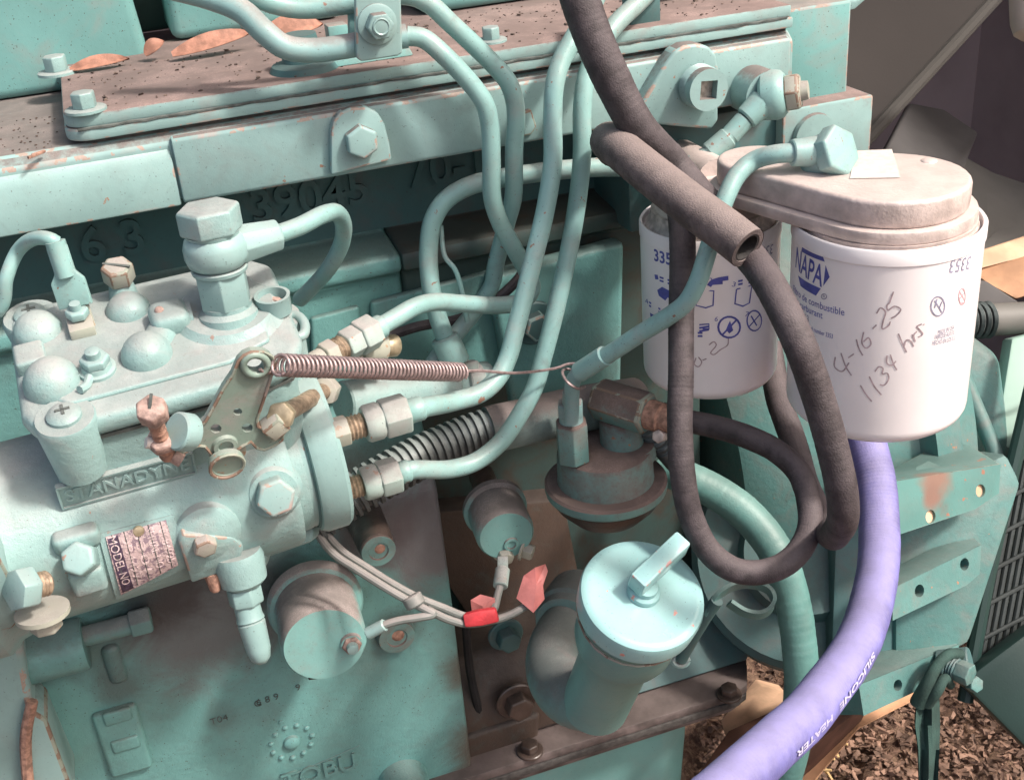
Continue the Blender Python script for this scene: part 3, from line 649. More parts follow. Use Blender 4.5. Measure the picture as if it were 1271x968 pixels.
        for j in range(n):
            for i in range(2):
                a = j*3+i; ff += [(a, a+1, a+4, a+3), (K+a, K+a+3, K+a+4, K+a+1)]
        for j in range(n): ff += [(j*3, j*3+3, K+j*3+3, K+j*3), (j*3+2, K+j*3+2, K+j*3+5, j*3+5)]
        ff += [(0, K, K+1, 1), (1, K+1, K+2, 2), (n*3, n*3+1, K+n*3+1, K+n*3), (n*3+1, n*3+2, K+n*3+2, K+n*3+1)]
        mm.add(vv, ff); return mm.build(name, mat_, par)
    bpatch('plate_seat', [(122, 662), (216, 638), (232, 702), (144, 742)], .0437, 'paint_pump', .0009)
    bpatch('plate_dark_strip', [(133, 668), (146, 664), (166, 729), (152, 735)], .0453, 'plate_black', .0002)
    dp = bpatch('data_plate', [(131, 666), (206, 645), (221, 700), (150, 737)], .0447, 'nameplate', .0006)
    for k in range(5):
        f0 = .10+k*.2; a = (131+(206-131)*f0, 666+(645-666)*f0); b = (150+(221-150)*f0, 737+(700-737)*f0)
        qs = [phit(a[0]+(b[0]-a[0])*j/6, a[1]+(b[1]-a[1])*j/6, .0454) for j in range(7)]
        MB().tube(qs, .00022, 6, 1).build('plate_line', 'seam', dp)
    # stamped characters along the plate rows
    rows = ['MODEL NO', 'DB4427', '5301', 'SERIAL NO', '10684925']
    for k, tx in enumerate(rows):
        f0 = .02+k*.2; a = (131+75*f0+6, 666-21*f0+2); b = (150+71*f0+6, 737-37*f0-6)
        A = phit(*a, .0454); Bq = phit(*b, .0454); mid = phit((a[0]+b[0])/2, (a[1]+b[1])/2, .0454)
        me = text_mesh(tx, m(5.2), m(.12)); wid = max(v.co.x for v in me.vertices)-min(v.co.x for v in me.vertices)
        ln = (Bq-A).length*.92
        for v in me.vertices:
            s = v.co.x/wid*ln/( .0454); q = mid-PC; a0 = math.atan2(q.dot(PZ), -q.dot(PY)); aa = a0-s
            v.co = PC+PX*(q.dot(PX)+v.co.y)+(-PY*math.cos(aa)+PZ*math.sin(aa))*(.0454+v.co.z)
        link('stamped_text', me, 'plate_text', dp, 0)
    q = phit(172, 659, .0452); cylpart('plate_rivet', dp, 'brass', q, pn(q), [(0, m(2.6)), (m(.8), m(2.2)), (m(1.3), 0)], 14)
    # front flange bolt
    q = phit(340, 612, R); n = (pn(q)*.85-FW*.15).normalized(); cylpart('bolt_seat', pump, mat, q-n*.004, n, [(0, m(14)), (m(4), m(12)), (m(5), m(11))], 30)
    MB().hexa(q, q+n*m(9), m(9.3), .1, PX, .1).build('hex_bolt', 'paint_pump_plain', pump, bevel=.0007, edge='worn_edge')
    # square-head bolt and lug at left
    q = phit(108, 712, R-.002); n = pn(q); MB().box(q+n*m(2), PX, n.cross(PX), n, m(15), m(14), m(11)).build('lug', mat, pump, bevel=.0025, seg=3)
    q = phit(103, 694, R); n = (pn(q)*.6+PZ*.5-PX*.1).normalized(); MB().hexa(q-n*m(2), q+n*m(12), m(7.8), .14, PX, .4).build('lug_bolt', 'paint_pump_plain', pump, bevel=.0008)
    MB().box(phit(95, 668, R), PX, PY, PZ, m(20), m(9), m(10)).build('lug_cap', mat, pump, bevel=.003, seg=3)
    # timing window cover with screw
    pp = [LP(px, py, 1, -47) for px, py in [(222, 674), (228, 664), (290, 668), (303, 680), (300, 692), (272, 712), (238, 724)]]
    MB().prism(pp, PY*.008).build('timing_cover', 'paint_pump', pump, bevel=.0012, seg=2, edge='worn_edge')
    cylpart('timing_cover_dome', pump, 'paint_pump', phit(255, 655, .038), pn(phit(255, 655, .038)), [(0, m(17)), (m(6), m(15)), (m(8.5), m(11)), (m(9), 0)], 30)
    q = LP(253, 673, 1, -47); hex_bolt(pump, q, -PY, m(5.5), m(5), 'paint_raw', 0, edge='worn_rust', name='cover_bolt')
    # drain fitting hanging from the flange
    a = P(296, 694, .562); b = P(304, 724, .566); MB().lathe(a, b-a, [(-m(4), m(11)), (0, m(12)), ((b-a).length-m(2), m(11)), ((b-a).length, m(9))], 28).build('drain_elbow', mat, pump)
    c = P(302, 728, .566); d = P(307, 750, .568); MB().hexa(c, d, m(8.4), .1, PX, .3).build('drain_nut', 'paint_pump_plain', pump, bevel=.0007)
    e = P(306, 750, .568); f = P(326, 824, .572); l = (f-e).length
    MB().lathe(e, f-e, [(0, m(6.2)), (l*.18, m(6.2)), (l*.25, m(6.8)), (l*.28, m(5.9)), (l*.30, m(6.6)), (l*.75, m(5.8)), (l*.9, m(4.6)), (l*.98, m(2.4)), (l, 0)], 24).build('drain_cap', 'paint_pump_plain', pump)
    MB().prism([P(px, py, .585) for px, py in [(298, 688), (324, 678), (332, 688), (326, 706), (310, 716)]], FW*.012).build('drain_lug', mat, pump, bevel=.002, seg=3)
    q = P(264, 700, .562); hex_bolt(pump, q, P(266, 715, .560)-q, m(5), m(5), 'paint_raw', 0, edge=None, name='stud_nut')
    q = P(264, 711, .560); MB().cyl(q, P(268, 735, .560), m(4.2), m(2.4), 12, m(1)).build('stud_end', 'rust', pump)
    pp = [P(px, py, .60) for px, py in [(376, 650), (390, 655), (388, 672), (330, 692), (318, 676)]]; MB().prism(pp, FW*.02).build('under_flange', 'paint_pump', pump, bevel=.002)
    # mounting flange with bolts at the left frame edge
    pp = [LP(px, py, 1, -50) for px, py in [(-70, 640), (-2, 690), (10, 712), (18, 745), (26, 768), (16, 780), (-70, 800)]]
    MB().prism(pp, PY*.02).build('mounting_flange', 'paint_head', pump, bevel=.0012, edge='worn_rust')
    q = P(16, 733, .500); ax = P(56, 724, .512)-q; MB().hexa(q, q+ax*.62, m(9.5), .12).build('flange_nut', 'paint_pump_plain', pump, bevel=.0008)
    rings(pump, q+ax*.6, q+ax*1.08, m(5.6), 4, 'thread')
    q = P(52, 757, .515); ax = P(57, 775, .518)-q; cylpart('flange_washer', pump, 'paint_raw', q, ax, [(0, m(11.5)), (m(2.2), m(11.5))], 26)
    MB().hexa(q+ax.normalized()*m(2.2), q+ax.normalized()*m(10), m(7), .1).build('flange_bolt', 'paint_raw', pump, bevel=.0006)
pump_body()

def inlet():
    m = lambda t: t*.001
    q = LP(284, 388, 2, 92)
    def z(h): return q+EZ*m(h)
    cylpart('fitting_seat', pump, 'paint_pump', z(-4), EZ, [(0, m(14)), (m(5), m(13.5)), (m(7), m(11)), (m(9), m(11))], 32)
    MB().lathe(z(4), EZ, [(0, m(11.5)), (m(1), m(12)), (m(16), m(12)), (m(17), m(11.4))], 6, None, .35).build('fitting_hex', 'paint_pump_plain', pump, bevel=.0005)
    cylpart('crush_washer', pump, 'paint_pump', z(20.5), EZ, [(0, m(12.2)), (m(1.6), m(12.6)), (m(2.2), m(12))], 32)
    cylpart('banjo_ring', pump, 'paint_pump_plain', z(22.6), EZ, [(0, m(10.5)), (m(2), m(13.0)), (m(5.5), m(14.2)), (m(10), m(14.2)), (m(13.5), m(13)), (m(15), m(11))], 40)
    cylpart('top_washer', pump, 'paint_pump_plain', z(37.4), EZ, [(0, m(11.5)), (m(1.5), m(12))], 32)
    MB().lathe(z(38.8), EZ, [(0, m(13.2)), (m(1), m(14)), (m(10.5), m(14)), (m(11.6), m(12.9))], 6, None, .08).build('banjo_bolt', 'paint_pump', pump, bevel=.0005)
    ln = thing('return_line', 'pale teal bent return tube rising from the top fitting of the injection pump', 'fuel line', z(30))
    d = (P(352, 290, .545)-z(30)); n = d.normalized()
    MB().lathe(z(30)+n*m(10), n, [(0, m(9.4)), (m(16), m(7.8)), (m(19), m(7.6)), (m(20), m(6.9))], 8).build('sleeve', 'paint_pump_plain', ln, bevel=.0006)
    pts = [z(30)+n*m(26), P(372, 281, .553), P(400, 267, .565), P(417, 264, .58), P(426, 278, .598), P(424, 302, .615), P(410, 330, .63), P(392, 352, .645), P(372, 372, .66)]
    MB().tube(pts, m(4.3), 14, 8).build('tube', 'paint_line', ln)
inlet()

# ---- throttle lever
lev = thing('throttle_lever', 'worn olive throttle lever with slotted screw on the front of the injection pump', 'lever', LP(278, 575, 1, -30))
def lever():
    m = lambda t: t*.001; V0 = -46
    def q(px, py, v=V0): return LP(px, py, 1, v)
    out = [(289, 465), (296, 448), (303, 441), (312, 437), (328, 437), (337, 442), (342, 450), (335, 472), (327, 497), (319, 520), (320, 529), (325, 532), (330, 527), (336, 522), (344, 526), (352, 535), (350, 546), (340, 553), (328, 558), (319, 556), (311, 548), (300, 554), (291, 562), (281, 568), (270, 568), (262, 563), (254, 554), (246, 553), (230, 561), (212, 571), (204, 569), (201, 562), (206, 556), (222, 551), (243, 535), (256, 522), (268, 500), (278, 481)]
    def circ(px, py, r, n=14): return [q(px+math.cos(2*math.pi*i/n)*r, py+math.sin(2*math.pi*i/n)*r*.8) for i in range(n)]
    arm = MB().plate([q(*p) for p in out], [circ(317, 453, 11), circ(295, 511, 5.5), circ(268, 532, 7), circ(307, 531, 7)], PY*m(3.6)).build('arm', 'paint_lever', lev, bevel=0, smooth=30)
    MB().tube([q(*p, V0-.2) for p in out+[out[0]]], m(.75), 6, 1, cap=False).build('arm_edge', 'worn_rust', lev)
    # ring boss, curled right tab
    MB().tube([q(317+math.cos(2*math.pi*i/18)*15, 453+math.sin(2*math.pi*i/18)*12.5, V0-.5) for i in range(19)], m(1.6), 8, 1, cap=False).build('eye_rim', 'paint_lever', lev, smooth=60)
    cylpart('pivot_shaft', lev, 'paint_raw', q(283, 562, -44)+PY*.024, -PY, [(0, m(8)), (m(24), m(8))], 24)
    p0 = q(280, 571, -47); n = (-PY*.9-FW*.2-PZ*.25).normalized()
    cylpart('pivot_cap', lev, 'paint_lever', p0, n, [(0, m(7.6)), (m(2.6), m(7.9)), (m(3.2), m(7.4)), (m(3.3), m(6.3)), (m(3.0), m(6.1)), (m(3.0), 0)], 32)
    MB().tube([p0+n*m(3.6)+(PX*math.cos(a*.35)+n.cross(PX)*math.sin(a*.35))*m(7.3) for a in range(19)], m(.8), 6, 1).build('cap_rim', 'worn_rust', lev)
    cylpart('pivot_boss', lev, 'paint_lever', q(279, 552, -46), -PY, [(0, m(5.6)), (m(1.6), m(5)), (m(1.8), m(3.4)), (m(.6), m(2.8)), (m(.6), 0)], 20)
    # stop screw, left end
    a = q(206, 560, -46); b = q(186, 506, -52); ax = (b-a).normalized()
    rings(lev, a-ax*m(4), b-ax*m(4), m(3.4), 9, 'rust', 'stop_screw_thread')
    MB().hexa(a+ax*m(6), a+ax*m(11), m(6.6), .12).build('lock_nut', 'rusty_pink', lev, bevel=.0006)
    axh = (ax*.5-FW*.6+UP*.2).normalized(); h0 = q(190, 512, -54)
    MB().hexa(h0-axh*m(3), h0+axh*m(5), m(6.4), .12, PZ, .2).build('slotted_head', 'rusty_pink', lev, bevel=.0007)
    MB().box(h0+axh*m(5), (UP*.95+RT*.1).normalized(), axh.cross(UP).normalized(), axh, m(10.5), m(1.1), m(.8)).build('screw_slot', 'seam', lev)
    c = q(228, 536, -50); n2 = (-FW*.75-RT*.55+UP*.12).normalized(); cylpart('stop_disc', lev, 'paint_pump_plain', c-n2*m(4), n2, [(0, m(7.4)), (m(1), m(8)), (m(7), m(8)), (m(7.8), m(7.2)), (m(7.9), 0)], 30)
    MB().cyl(q(215, 566, -46), q(226, 572, -48), m(3), n=12).build('stop_pin', 'rusty_pink', lev)
    cylpart('pin_tip', lev, 'label_white', q(190, 550, -48), cdir(-.8, .1, .5), [(0, m(2.6)), (m(3), m(2.4)), (m(3.6), 0)], 12)
    # linkage: block, threaded rod, nut
    MB().box(q(341, 528, -46), (PX*.8+PZ*.5).normalized(), PY, (PZ*.8-PX*.5).normalized(), m(9.5), m(8), m(9)).build('link_block', 'paint_raw', lev, bevel=.001, edge='worn_rust')
    a = q(348, 516, -46); b = P(408, 482, .60)
    rings(lev, a, b, m(4.2), 22, 'thread', 'link_rod')
    ax = (b-a).normalized(); MB().hexa(b-ax*m(12), b-ax*m(2), m(7.5), .12).build('link_nut', 'paint_raw', lev, bevel=.0006)
    MB().hexa(a-ax*m(1), a+ax*m(5), m(6.2), .12).build('link_nut', 'brass', lev, bevel=.0006)
lever()

def spring():
    m = lambda t: t*.001
    a = P(345, 453, depth(LP(320, 452, 1, -44))-.004); b = P(572, 462, .60); ax = (b-a); l = ax.length; n = ax.normalized()
    e1 = (EZ-n*EZ.dot(n)).normalized(); e2 = n.cross(e1); pts = [LP(322, 458, 1, -47), LP(329, 463, 1, -47), LP(338, 462, 1, -46)]; K = 46; S = 14
    for i in range(K*S+1):
        t_ = i/(K*S); an = 2*math.pi*i/S+2.2; pts.append(a+n*l*t_+(e1*math.cos(an)+e2*math.sin(an))*m(4.25))
    o = MB().tube(pts, m(.78), 7, 1).build('return_spring', 'spring_steel', smooth=80)
    tag(o, 'long pinkish steel coil spring pulling on the throttle lever eye', 'spring')
    loop = [b-n*m(1), P(590, 460, .605), P(640, 463, .625), P(690, 457, .64), P(705, 452, .645), P(716, 452, .645), P(716, 460, .648), P(704, 458, .65), P(698, 462, .642), P(704, 474, .636), P(716, 482, .638), P(726, 480, .65)]
    o = MB().tube(loop, m(.8), 6, 5).build('spring_wire', 'spring_steel'); tag(o, 'thin wire from the coil spring looped round the small fuel tube', 'wire')
spring()

# lead with flag connector at upper left of the pump
def lead():
    m = lambda t: t*.001; d = depth(LP(97, 405, 2, 90))
    ld = thing('electric_lead', 'grey electric lead with flat crimp connector on the pump cover terminal', 'wire', P(100, 405, d))
    b = P(103, 400, d); t_ = P(72, 306, d-.012); ax = (t_-b).normalized(); l = (t_-b).length; side = ax.cross(-FW).normalized(); nn = side.cross(ax)
    MB().box(LP(101, 406, 2, 92), PX, PY, PZ, m(11), m(11), m(6)).build('terminal_base', 'paint_raw', ld, bevel=.0008)
    q = LP(97, 392, 2, 96); MB().hexa(q, q+PZ*m(4), m(5.2)).build('terminal_nut', 'paint_pump_plain', ld, bevel=.0004)
    cylpart('terminal_stud', ld, 'paint_pump_plain', q+PZ*m(4), PZ, [(0, m(2.6)), (m(3), m(2.4)), (m(3.4), 0)], 14)
    MB().box(b+ax*m(4), side, nn, ax, m(10), m(1.4), m(18)).build('ring_tongue', 'paint_raw', ld, bevel=.0004)
    MB().prism([b+ax*m(y_)+side*m(x_) for x_, y_ in [(-7.5, 8), (7.5, 8), (7.5, 20), (4.5, 24), (4.5, 36), (-4.5, 36), (-4.5, 24), (-7.5, 20)]], nn*m(3.2)).build('crimp', 'paint_line', ld, bevel=.0008)
    MB().tube([b+ax*m(22)+nn*m(1.5), b+ax*m(38)+nn*m(1.5)], m(4.4), 12, 2).build('crimp_barrel', 'paint_line', ld)
    MB().tube([b+ax*m(37), P(62, 297, d-.014), P(44, 296, d-.01), P(22, 312, d), P(8, 345, d), P(4, 375, d+.005), P(-14, 400, d+.01)], m(3.2), 12, 6).build('wire', 'paint_line', ld)
lead()

# ================================================================== fuel lines
m_ = .001
def nut_chain(parent, a, ax, sizes, mat='paint_fit'):
    """sizes: (kind, length mm, radius mm, material)"""
    ax = V(ax).normalized(); q = V(a)
    for k, l, r, mt in sizes:
        l *= m_; r *= m_
        if k == 'hex': MB().lathe(q, ax, [(0, r*.95), (r*.08, r), (l-r*.08, r), (l, r*.93)], 6, EZ, .3).build('flare_nut', mt or mat, parent, bevel=r*.06)
        elif k == 'thr': rings(parent, q, q+ax*l, r, max(3, int(l/m_/1.7)), mt or 'thread')
        else: MB().lathe(q, ax, [(0, r*.9), (r*.15, r), (l-r*.15, r), (l, r*.9)], 24).build('collar', mt or mat, parent)
        q = q+ax*l
    return q
def lines():
    r = .0048
    # A : front line from the clamp, down to the upper pump fitting
    A = thing('injection_line', 'front steel injection line bent down from the clamp bracket to the upper pump fitting', 'fuel line', Y(610, 200, -.06), 'steel injection lines')
    left = ypts((200, -18, -.02), (262, -2, -.03), (300, 14, -.038), (328, 40, -.044), (352, 58, -.047), (385, 63, -.048), (430, 58, -.05), (470, 50, -.05), (505, 45, -.052))
    right = ypts((505, 45, -.052), (525, 48, -.054), (550, 68, -.058), (585, 105, -.062), (601, 128, -.064), (608, 155, -.064), (610, 200, -.064), (611, 245, -.062), (620, 275, -.058), (640, 312, -.052), (655, 340, -.046), (661, 358, -.046), (650, 373, -.050), (620, 379, -.056), (575, 377, -.062), (540, 375, -.068), (515, 381, -.074), (490, 395, -.08), (464, 410, -.086))
    MB().tube(left, .0058, 16, 6).build('dusty_run', 'paint_line_dusty', A); MB().tube(right, r, 16, 6).build('tube', 'paint_line', A)
    q = right[-1]; ax = (Y(405, 442, -.10)-q); MB().cyl(q+ax.normalized()*-.006, q+ax.normalized()*.004, .0062, n=20, ch=.001).build('sleeve', 'paint_line', A)
    e = nut_chain(A, q, ax, [('hex', 11, 9.4, 'paint_fit'), ('hex', 9, 8.2, 'paint_fit'), ('thr', 6, 6.5, None), ('hex', 7, 7.4, 'paint_raw'), ('cyl', 8, 5.5, 'paint_raw')])
    # second cluster beside it
    R2 = thing('return_fitting', 'tan banjo style return fitting beside the upper pump nut', 'fitting', P(455, 425, .615))
    a = P(428, 432, .612); b = P(505, 428, .635); nut_chain(R2, a, b-a, [('hex', 8, 8, 'paint_raw'), ('cyl', 14, 9.5, 'paint_raw'), ('cyl', 9, 6, 'brass')])
    B = thing('injection_line', 'rear steel injection line running beside the front one from the clamp', 'fuel line', Y(640, 200, -.05), 'steel injection lines')
    MB().tube(ypts((300, -14, -.03), (330, 2, -.034), (370, 11, -.036), (430, 6, -.04), (500, -6, -.046), (528, 2, -.048), (560, 30, -.05), (612, 80, -.052), (632, 105, -.053), (640, 135, -.053), (638, 190, -.053), (637, 245, -.05), (628, 280, -.044), (615, 330, -.036), (611, 352, -.034), (600, 372, -.034), (570, 410, -.036), (545, 440, -.038), (520, 480, -.04)), r, 16, 6).build('tube', 'paint_line', B)
    C = thing('injection_line', 'steel injection line from behind the black hose to the middle pump fitting', 'fuel line', Y(680, 260, -.07), 'steel injection lines')
    Fq = L(0, -21, 35)
    Ce = Fq+PX*.040
    MB().tube(ypts((752, -30, -.03), (735, 8, -.04), (712, 48, -.05), (696, 78, -.055), (688, 108, -.06), (686, 150, -.064), (686, 200, -.068), (677, 260, -.075), (660, 330, -.083), (641, 405, -.092), (630, 445, -.097), (617, 470, -.102), (596, 488, -.107), (560, 499, -.113))+[Ce+PX*.004, Ce-PX*.004], .0050, 16, 6).build('tube', 'paint_line', C)
    nut_chain(C, Fq-PX*.002, PX, [('hex', 9, 7.6, 'paint_raw'), ('thr', 8, 6.2, None), ('cyl', 9, 9.2, 'paint_fit'), ('hex', 13, 10.2, 'paint_fit'), ('cyl', 8, 6, 'paint_line')])
    D = thing('injection_line', 'rightmost steel injection line sweeping down to the lowest pump fitting', 'fuel line', Y(700, 330, -.06), 'steel injection lines')
    Gq = L(0, -7, -20); De = Gq+PX*.036
    MB().tube(ypts((815, -20, -.02), (792, 4, -.03), (765, 30, -.038), (742, 62, -.044), (728, 95, -.05), (723, 130, -.054), (722, 200, -.058), (712, 280, -.064), (692, 375, -.072), (674, 445, -.079), (664, 480, -.083), (645, 515, -.087), (622, 548, -.09), (592, 572, -.094), (560, 582, -.098))+[De+PX*.004, De-PX*.004], .0050, 16, 6).build('tube', 'paint_line', D)
    nut_chain(D, Gq-PX*.002, PX, [('hex', 8, 7.4, 'paint_raw'), ('thr', 8, 6.2, None), ('cyl', 9, 9, 'paint_fit'), ('hex', 11, 10, 'paint_fit'), ('cyl', 6, 6, 'paint_line')])
    # E : return line to the cylinder head banjo
    E_ = thing('leak_off_line', 'thick teal fuel line from the rear head fitting curving down behind the injection lines', 'fuel line', Y(650, 215, -.04))
    MB().tube(ypts((925, 150, -.055), (895, 178, -.055), (872, 197, -.053), (845, 208, -.052), (800, 208, -.05), (740, 208, -.042), (680, 213, -.036), (620, 222, -.032), (580, 232, -.030), (552, 250, -.030), (537, 275, -.031), (532, 310, -.033), (534, 350, -.036), (541, 385, -.04), (551, 415, -.044), (563, 448, -.048)), .0052, 18, 6).build('tube', 'paint_line', E_)
    a = Y(551, 418, -.044); b = Y(567, 452, -.049); MB().cyl(a, b, .0082, n=20, ch=.001).build('lower_sleeve', 'paint_line', E_)
    a = Y(880, 191, -.0535); b = Y(905, 170, -.055); MB().cyl(a, b, .0062, n=20, ch=.0008).build('sleeve', 'paint_line', E_)
    b2 = Y(925, 148, -.0555); MB().cyl(b+(b2-b)*.02, b2, .0056, n=20, ch=.0008).build('sleeve', 'paint_line', E_)
    c = Y(948, 126, -.0555); MB().cyl(b2, c, .0068, .0080, n=20, ch=.001).build('sleeve', 'paint_line', E_)
    c0 = Y(962, 118, -.0545); ax = cdir(.92, .06, .36)
    cylpart('banjo_ring', E_, 'paint_line', c0-ax*.008, ax, [(0, .010), (.002, .0128), (.008, .0138), (.012, .0128), (.014, .0105)], 36)
    MB().hexa(c0+ax*.006, c0+ax*.014, .0108, .12).build('banjo_bolt', 'paint_raw', E_, bevel=.0008, edge='worn_rust')
    cylpart('bolt_tip', E_, 'paint_raw', c0+ax*.014, ax, [(0, .0055), (.004, .005), (.0045, 0)], 16)
    MB().cyl(c0-ax*.004, c0-ax*.004+EY*.025, .0135, n=28).build('head_boss', 'paint_head', E_)
    # F : feed line from the filter head down to the lift pump
    F_ = thing('feed_line', 'teal fuel line from the filter head bolt dropping to the lift pump', 'fuel line', P(870, 330, .60))
    pts = dpts((1005, 190, .575), (985, 190, .576), (960, 192, .578), (935, 200, .583), (915, 218, .582), (901, 245, .580), (890, 275, .580), (876, 320, .580), (866, 350, .581), (852, 375, .585), (828, 394, .594), (795, 414, .607), (760, 437, .622), (735, 452, .632), (721, 461, .640))
    MB().tube(pts, .0046, 16, 6).build('tube', 'paint_line', F_)
    MB().tube([pts[-1]*.5+pts[-2]*.5, P(716, 465, .643), P(711, 474, .647), P(710, 490, .655), P(709, 522, .668)], .0042, 14, 6).build('lower_tube', 'paint_line_dusty', F_)
    MB().cyl(P(752, 441, .625), P(719, 462, .640), .0056, n=18, ch=.0005).build('sleeve', 'paint_line', F_)
    a = P(982, 190, .576); b = P(1022, 188, .578); MB().cyl(a, b, .0064, .0078, n=20, ch=.0006).build('sleeve', 'paint_line', F_)
    q = P(1030, 191, .578); ax = cdir(.55, .1, .83)
    MB().lathe(q-ax*.012, ax, [(0, .009), (.003, .0105), (.010, .0105), (.012, .009)], 30).build('banjo_ring', 'paint_line', F_)
    MB().hexa(q, q+ax*.008, .0128, .08, UP, .3).build('banjo_bolt', 'paint_line', F_, bevel=.0007)
    # pale pipe behind the spring with band clamp
    Rp = thing('return_pipe', 'fat pale pipe lying behind the coil spring with a band clamp on its end', 'pipe', P(500, 490, .66))
    a = P(425, 500, .640); b = P(560, 478, .685); MB().cyl(a, b, .0118, n=30, ch=.001).build('pipe', 'paint_pump', Rp)
    MB().cyl(P(540, 482, .68), P(606, 470, .70), .0105, n=30, ch=.001).build('pipe_end', 'paint_line', Rp)
    c = P(572, 475, .688); d = P(590, 472, .694); MB().cyl(c, d, .0122, n=30, ch=.0006).build('band_clamp', 'paint_fit', Rp)
    MB().box(P(585, 455, .68), (d-c).normalized(), UP, FW, .010, .006, .008).build('clamp_screw', 'paint_fit', Rp, bevel=.0012)
    # thin wires behind
    o = MB().tube(dpts((547, 280, .66), (552, 318, .66), (565, 335, .66), (574, 365, .665), (580, 400, .67)), .0014, 8, 5).build('thin_wire', 'paint_line'); tag(o, 'thin pale wire hanging beside the thick teal line', 'wire')
    o = MB().tube(dpts((475, 420, .69), (520, 405, .69), (570, 396, .69), (610, 376, .68), (640, 350, .68), (660, 320, .69)), .003, 10, 6).build('dark_cable', 'rubber'); tag(o, 'dark cable passing behind the injection lines', 'cable')
lines()

# clamp bracket
br = thing('line_clamp', 'rectangular teal clamp bracket with one flange bolt holding the injection lines', 'bracket', Y(470, 75, -.056))
def clamp():
    pp = [Y(px, py, -.060) for px, py in [(440, -30), (497, -30), (500, 66), (494, 70), (449, 77), (443, 73)]]
    MB().prism(pp, EY*.004).build('plate', 'paint_head', br, bevel=.001, seg=3, edge='worn_edge')
    pp = [Y(px, py, -.042) for px, py in [(432, -30), (485, -30), (488, 60), (434, 68)]]
    MB().prism(pp, EY*.004).build('back_plate', 'paint_manifold', br, bevel=.001)
    q = Y(468, 30, -.0602); cylpart('flange_washer', br, 'paint_head', q, -EY, [(0, .0095), (.0012, .0095), (.002, .0078)], 30)
    MB().hexa(q-EY*.002, q-EY*.0085, .0066, .1).build('hex_bolt', 'paint_head', br, bevel=.0005)
    cylpart('bolt_dimple', br, 'paint_head', q-EY*.0085, -EY, [(-.001, .0042), (.0005, .0042), (.0008, .0036), (.0004, .003), (.0006, .0016), (.0006, 0)], 24)
clamp()

# ================================================================== fuel filters and their head
def cyl_hit(C, r, px, py):
    d = ray(px, py); b = CAM-C; A = d.x*d.x+d.y*d.y; B = 2*(d.x*b.x+d.y*b.y); Cc = b.x*b.x+b.y*b.y-r*r
    D = max(B*B-4*A*Cc, 0); t = (-B-math.sqrt(D))/(2*A); q = CAM+d*t; ba = math.atan2(CAM.y-C.y, CAM.x-C.x); an = math.atan2(q.y-C.y, q.x-C.x)-ba
    while an > math.pi: an -= 2*math.pi
    while an < -math.pi: an += 2*math.pi
    return ba+an, q.z
def on_cyl(C, r, s, z): return V((C.x+math.cos(s/r)*r, C.y+math.sin(s/r)*r, z))
class Skin:                                            # unrolled skin of a filter can: (s, z) in metres
    def __init__(s, C, r, par): s.C, s.r, s.par = C, r, par
    def at(s, px, py): a, z = cyl_hit(s.C, s.r, px, py); return V((a*s.r, z))
    def pt(s, q, off=.00012): k = s.r; return V((s.C.x+math.cos(q.x/k)*(k+off), s.C.y+math.sin(q.x/k)*(k+off), q.y))
    def text(s, tx, p0, p1, h, mat, name='print', off=0.0, squash=None):   # centred between two photo pixels, reading p0 -> p1
        a, b = s.at(*p0), s.at(*p1); d = (b-a); n = d.normalized(); u = V((-n.y, n.x)); me = text_mesh(tx, h, 0, off)
        wd = max(v.co.x for v in me.vertices)-min(v.co.x for v in me.vertices); k = d.length/wd; c = (a+b)/2
        for v in me.vertices: v.co = s.pt(c+n*(v.co.x*k)+u*v.co.y)
        return link(name, me, mat, s.par, 0)
    def poly(s, pts, mat, name='print'):               # filled shape from photo pixels, fine enough to follow the curve
        q = [s.at(*p) for p in pts]; ed = []
        for i in range(len(q)):
            a, b = q[i], q[(i+1) % len(q)]; n = max(1, int((b-a).length/.002)); ed += [a+(b-a)*(j/n) for j in range(n)]
        bm = bmesh.new(); vs_ = [bm.verts.new((p.x, p.y, 0)) for p in ed]; es = [bm.edges.new((vs_[i], vs_[(i+1) % len(vs_)])) for i in range(len(vs_))]
        bmesh.ops.triangle_fill(bm, edges=es, use_beauty=True); 
        for v in bm.verts: v.co = s.pt(V((v.co.x, v.co.y)), .00016)
        me = bpy.data.meshes.new(name); bm.to_mesh(me); bm.free(); return link(name, me, mat, s.par, 0)
    def strokes(s, lst, wd, mat, name='print', sm=4):  # pen strokes given as photo pixels
        m = MB()
        for st in lst:
            q = [s.at(*p) for p in st]; q3 = [V((p.x, p.y, 0)) for p in q]
            if len(q3) > 2 and sm > 1: q3, _ = spline(q3, [0]*len(q3), sm)
            vv = []; 
            for i, p in enumerate(q3):
                t_ = (q3[min(i+1, len(q3)-1)]-q3[max(i-1, 0)]).normalized(); n = V((-t_.y, t_.x, 0))*wd*.5
                for sg in (-1, 1): e = p+n*sg; vv.append(s.pt(V((e.x, e.y)), .00020))
            m.add(vv, [(2*i, 2*i+1, 2*i+3, 2*i+2) for i in range(len(q3)-1)])
        return m.build(name, mat, s.par, smooth=0)
